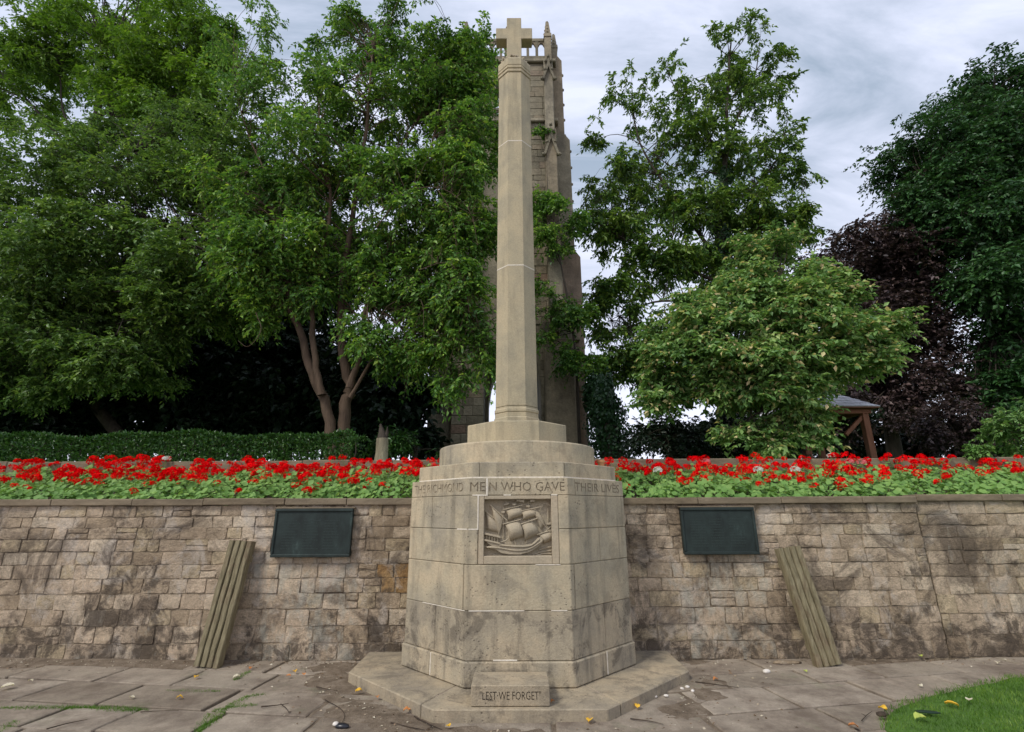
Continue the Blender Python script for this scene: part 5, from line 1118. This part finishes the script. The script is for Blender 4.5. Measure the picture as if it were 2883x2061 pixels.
# ------------------------------------------------------------------ grass
def blades(name, P0, hgt, wid, mat, seed, lean=0.5):
    rs = np.random.RandomState(seed); n = len(P0); a = rs.uniform(0, 2*np.pi, n); h = hgt*rs.uniform(0.5, 1.3, n); ln = rs.normal(size=(n, 2))*lean*h[:, None]
    s = np.stack([np.cos(a), np.sin(a), np.zeros(n)], 1)*(wid*rs.uniform(0.6, 1.3, n))[:, None]
    mid = P0 + np.stack([ln[:, 0]*0.35, ln[:, 1]*0.35, h*0.6], 1); tip = P0 + np.stack([ln[:, 0], ln[:, 1], h], 1)
    V = np.stack([P0-s, P0+s, mid+s*0.7, mid-s*0.7, tip], 1).reshape(-1, 3); b = np.arange(n)[:, None]*5
    F = np.concatenate([b+np.array([0, 1, 2]), b+np.array([0, 2, 3]), b+np.array([3, 2, 4])], 1).reshape(-1, 3)
    v = np.clip(rs.normal(0.5, 0.2, n) + 0.28*np.sin(P0[:, 0]*7.3+np.sin(P0[:, 1]*5.1)*2)*np.sin(P0[:, 1]*8.9), 0, 1); return np_mesh(name, V, F, np.repeat(v, 5))
rs = np.random.RandomState(12)
n = 90000; x = rs.uniform(2.55, 8.5, n); y = rs.uniform(2.6, 6.1, n); le = np.array([lawn_edge(a) for a in x]); le = le + np.array([0.05*fbm(a, 0, 3.0) for a in x]); ok = (y < le + 0.02 + rs.normal(0.0, 0.03, n)) & (x*0.92 < y*1.15+1.6)
Pg = np.stack([x, y, np.full(n, 0.022)], 1)[ok]
g = link('lawn_grass', blades('lawn_grass', Pg, 0.034, 0.0022, 'grass', 1), MATS['grass']); g['kind'] = 'stuff'; tag(g, 'short bright green grass of the lawn in the lower right corner', 'grass')
# moss and grass in the joints of the left paving
lines = [((560, 2061), (640, 1990)), ((640, 1990), (700, 1960)), ((640, 1990), (720, 1985)), ((560, 2061), (590, 2010)), ((0, 1994), (250, 1990)), ((250, 1990), (420, 2000)), ((470, 1945), (620, 1948)), ((660, 1915), (700, 1890)), ((700, 1960), (740, 1955)), ((0, 2061), (40, 2030)), ((600, 2000), (660, 1990))]
pts = []
for a, b in lines:
    A, B = GP(*a), GP(*b); L_ = (B-A).length
    for k in range(int(L_*1500)):
        t = rs.rand(); w = 0.022*math.sin(math.pi*min(1, max(0, t)))+0.006; pts.append((A.x+(B.x-A.x)*t+rs.normal()*w, A.y+(B.y-A.y)*t+rs.normal()*w, -0.012))
g = link('joint_grass', blades('joint_grass', np.array(pts), 0.022, 0.0022, 'grass', 2), MATS['grass']); g['kind'] = 'stuff'; tag(g, 'thin tufts of grass and moss growing in the paving joints at the left', 'grass')

# ------------------------------------------------------------------ litter
rs = np.random.RandomState(21); pts = []
for k in range(900):
    if k % 2: x = rs.uniform(-6.6, -1.4) if rs.rand() < 0.72 else rs.uniform(1.8, 6.0); y = 6.24 - abs(rs.normal(0, 0.13))
    else:
        a = rs.uniform(math.pi, 2*math.pi); r = 1.85 + abs(rs.normal(0, 0.4)); x, y = CX+r*math.cos(a), CY+r*math.sin(a)
    if y > 6.25 or y < lawn_edge(x): continue
    pts.append((x, y, max(soil_h(x, y), 0.0)+0.004))
pts = np.array(pts); n = len(pts); D = rs.normal(size=(n, 3)); D[:, 2] *= 0.2; N = rs.normal(size=(n, 3))*0.4; N[:, 2] += 1
sz = rs.uniform(0.010, 0.034, n)**1.0
V, F, v = leaf_arrays(pts, D, N, sz, sz*0.6, np.clip(rs.rand(n), 0, 1), 0.2)
g = link('leaf_litter', np_mesh('leaf_litter', V, F, v), MATS['litter']); g['kind'] = 'stuff'; tag(g, 'scattered brown and pale leaf litter along the wall foot and round the platform', 'leaf litter')
def fleaf(px, py, size, col, label, z=0.012, seed=0):
    size *= 0.82
    rs = np.random.RandomState(seed+500); c = GP(px, py, z); a = rs.uniform(0, 6.3); D = np.array([math.cos(a), math.sin(a), 0.05]); S = np.array([-math.sin(a), math.cos(a), 0.1]); V = []; n = 9
    for i in range(n):
        t = i/(n-1); w = size*0.42*math.sin(math.pi*min(1, t*0.93+0.05))**0.8; cu = 0.012*math.sin(math.pi*t)+0.010*rs.rand()
        for s in (-1, 0, 1): V.append(D*size*(t-0.5) + S*w*s + np.array([0, 0, cu+abs(s)*size*0.16]))
    F = [(i*3+j, i*3+j+1, i*3+j+4, i*3+j+3) for i in range(n-1) for j in range(2)]
    o = link('fallen_leaf', np_mesh('fallen_leaf', np.array(V), np.array(F), rs.uniform(0, 1, len(V))), MATS['leaf_'+col], None, c); tag(o, label, 'leaf', 'fallen leaves on the ground'); return o
for i, (px, py, s, c, lab, z) in enumerate((
    (1660, 2032, 0.085, 'yellow', 'bright yellow fallen leaf before the right front edge of the platform', 0.012), (1795, 1992, 0.07, 'yellow', 'yellow leaf lying by the right diagonal edge of the platform', 0.012), (1010, 1948, 0.075, 'yellow', 'yellow-orange leaf below the left diagonal edge of the platform', 0.012), (1145, 2003, 0.07, 'orange', 'rust-brown leaf tucked against the left front corner of the platform', 0.012), (1062, 1966, 0.05, 'orange', 'small orange leaf midway along the left platform edge', 0.012), (1262, 2048, 0.06, 'yellow', 'yellow leaf beside the twigs before the left front corner of the platform', 0.012), (830, 1893, 0.06, 'yellow', 'upper yellow leaf of the cluster below the left plaque', 0.012), (812, 1906, 0.055, 'orange', 'orange leaf of the cluster below the left plaque', 0.012), (855, 1902, 0.05, 'orange', 'orange leaf at the right end of the cluster below the left plaque', 0.012), (552, 1909, 0.07, 'yellow', 'yellow leaf on a slab before the left leaning plank', 0.012), (505, 1967, 0.065, 'yellow', 'yellow leaf on the paving lower left of the left leaning plank', 0.012), (705, 1884, 0.055, 'orange', 'orange leaf right of the foot of the left leaning plank', 0.012), (665, 1908, 0.075, 'pale', 'pale curled leaf on the slab below the left plaque', 0.012), (20, 1936, 0.11, 'pale', 'pale dry leaf on the paving at the left edge', 0.012), (370, 1967, 0.06, 'pale', 'whitish dry leaf in the middle of the left paving', 0.012), (85, 1920, 0.055, 'pale', 'small whitish leaf near the left edge', 0.012), (2486, 1999, 0.085, 'yellow', 'bright yellow leaf on the lawn corner', 0.05), (2680, 1986, 0.11, 'yellow', 'yellow and brown curled leaf on the lawn', 0.05), (2592, 2025, 0.11, 'lime', 'lime green leaf on the lawn next to the dark green scrap', 0.05), (2730, 1975, 0.07, 'pale', 'pale leaf on the lawn right of the curled yellow leaf', 0.05), (2403, 2047, 0.08, 'orange', 'orange leaf on the slab left of the lawn corner', 0.012), (2593, 1850, 0.06, 'lime', 'lime green leaf at the foot of the upright wall joint', 0.02), (2268, 1893, 0.055, 'lime', 'pale green leaf on the slab left of the right leaning plank', 0.012), (2015, 1915, 0.06, 'orange', 'orange-brown leaf right of the right platform corner', 0.012), (2810, 1869, 0.07, 'pale', 'white dry leaf on the slab at the far right', 0.012), (2592, 1935, 0.06, 'pale', 'white scrap of leaf in the paving joint above the lawn', 0.012), (1556, 1978, 0.045, 'orange', 'small orange leaf on the platform by the right end of the inscribed block', ZP+0.004))):
    fleaf(px, py, s, c, lab, z, i)
def twig(label, path, r=0.006, fork=None):
    T = Tubes(); c = GP(*path[0]); q = curve_pts([tuple(GP(*p) + Vector((0, 0, 0.014)) - c) for p in path], 10); T.add(q, np.linspace(r, r*0.4, 10), 5)
    if fork: q = curve_pts([tuple(GP(*p) + Vector((0, 0, 0.016)) - c) for p in fork], 6); T.add(q, np.linspace(r*0.8, r*0.3, 6), 5)
    tag(link('twig', T.mesh('twig'), MATS['twig'], None, c), label, 'twig', 'fallen twigs')
twig('forked dark twig before the left front corner of the platform', [(1166, 2022), (1210, 2045), (1245, 2060)], 0.006, [(1195, 2037), (1215, 2052), (1200, 2061)])
twig('straight dark twig left of the forked one before the platform', [(1100, 2040), (1150, 2052), (1195, 2061)])
twig('short dark twig on the ground left of the platform', [(890, 1938), (920, 1945), (950, 1949)])
twig('dark forked twig on the left paving near the grass tufts', [(735, 1995), (775, 1991), (812, 1986)], 0.006, [(790, 1988), (805, 2000), (812, 2012)])
twig('long thin twig lying along the left paving joint', [(395, 2010), (450, 2007), (502, 2006)], 0.004)
twig('dark twig on the slab at the lower left', [(130, 2058), (190, 2042), (245, 2031)], 0.005)
twig('thin twig on the ground right of the platform', [(1958, 1924), (2020, 1932), (2080, 1941)], 0.005)
twig('dark twig before the right front corner of the platform', [(1775, 2029), (1830, 2036), (1868, 2045)], 0.005)
twig('small forked twig on the slab left of the lawn corner', [(2427, 2035), (2440, 2020), (2456, 2008)], 0.004, [(2438, 2022), (2430, 2017), (2425, 2016)])
twig('pale bent stem arching beside the black scrap at the bottom', [(915, 1975), (955, 1998), (970, 2020), (960, 2045)], 0.004)
def chip(name, label, cat, px, py, sx, sy, sz, mat, rz=0.0, z=0.0, seed=0):
    bm = bmesh.new(); bmesh.ops.create_icosphere(bm, subdivisions=2, radius=1.0); r_ = random.Random(seed)
    for v in bm.verts: v.co = Vector((v.co.x*sx, v.co.y*sy, max(-0.4, v.co.z)*sz))*(1+r_.uniform(-0.13, 0.13))
    o = link(name, bm2me(name, bm, True), MATS[mat], None, GP(px, py, z) + Vector((0, 0, sz*0.35))); o.rotation_euler = (0, 0, rz); tag(o, label, cat); return o
lt = empty('litter_scrap', GP(955, 2050)); tag(lt, 'glossy black scrap with a white end on the ground at the bottom', 'litter')
o = chip('x', 'x', 'x', 962, 2052, 0.060, 0.030, 0.022, 'black_plastic', -0.1, 0, 1); o.name = 'black_shell'; o.parent = lt; o.location = (0.02, 0, 0.012)
o2 = chip('x', 'x', 'x', 945, 2048, 0.024, 0.024, 0.017, 'pale_chip', 0, 0, 2); o2.name = 'white_end'; o2.parent = lt; o2.location = (-0.035, 0.012, 0.022)
for oo in (o, o2):
    for k in ('label', 'category'): del oo[k]
sg = chip('plastic_scrap', 'flat dark green scrap lying on the lawn in the right corner', 'litter', 2612, 2006, 0.085, 0.028, 0.010, 'dark_green', -0.25, 0.055, 3)
chip('bark_chip', 'brown lump on the lawn edge just below the bright yellow leaf', 'debris', 2484, 2015, 0.05, 0.03, 0.022, 'twig', 0.1, 0.03, 4)
chip('stone_chip', 'flat pinkish stone sliver at the wall foot left of the right leaning plank', 'stone', 2215, 1868, 0.16, 0.03, 0.022, 'wall_stone', 0.0, 0.0, 5)
chip('paper_scrap', 'crumpled white scrap on the slab below the right plaque', 'litter', 2158, 1893, 0.045, 0.03, 0.022, 'pale_chip', 0.4, 0.0, 6)
for i, (px, py) in enumerate(((1935, 1935), (1950, 1946), (1920, 1940), (1875, 1960), (1845, 1962))):
    chip('stone_chip', ('leftmost', 'lowest', 'middle', 'second', 'lone')[i] + ' pale stone chip in the crumbs by the right side of the platform', 'stone', px, py, 0.022, 0.017, 0.012, 'pale_chip', i, 0.005, 20+i)
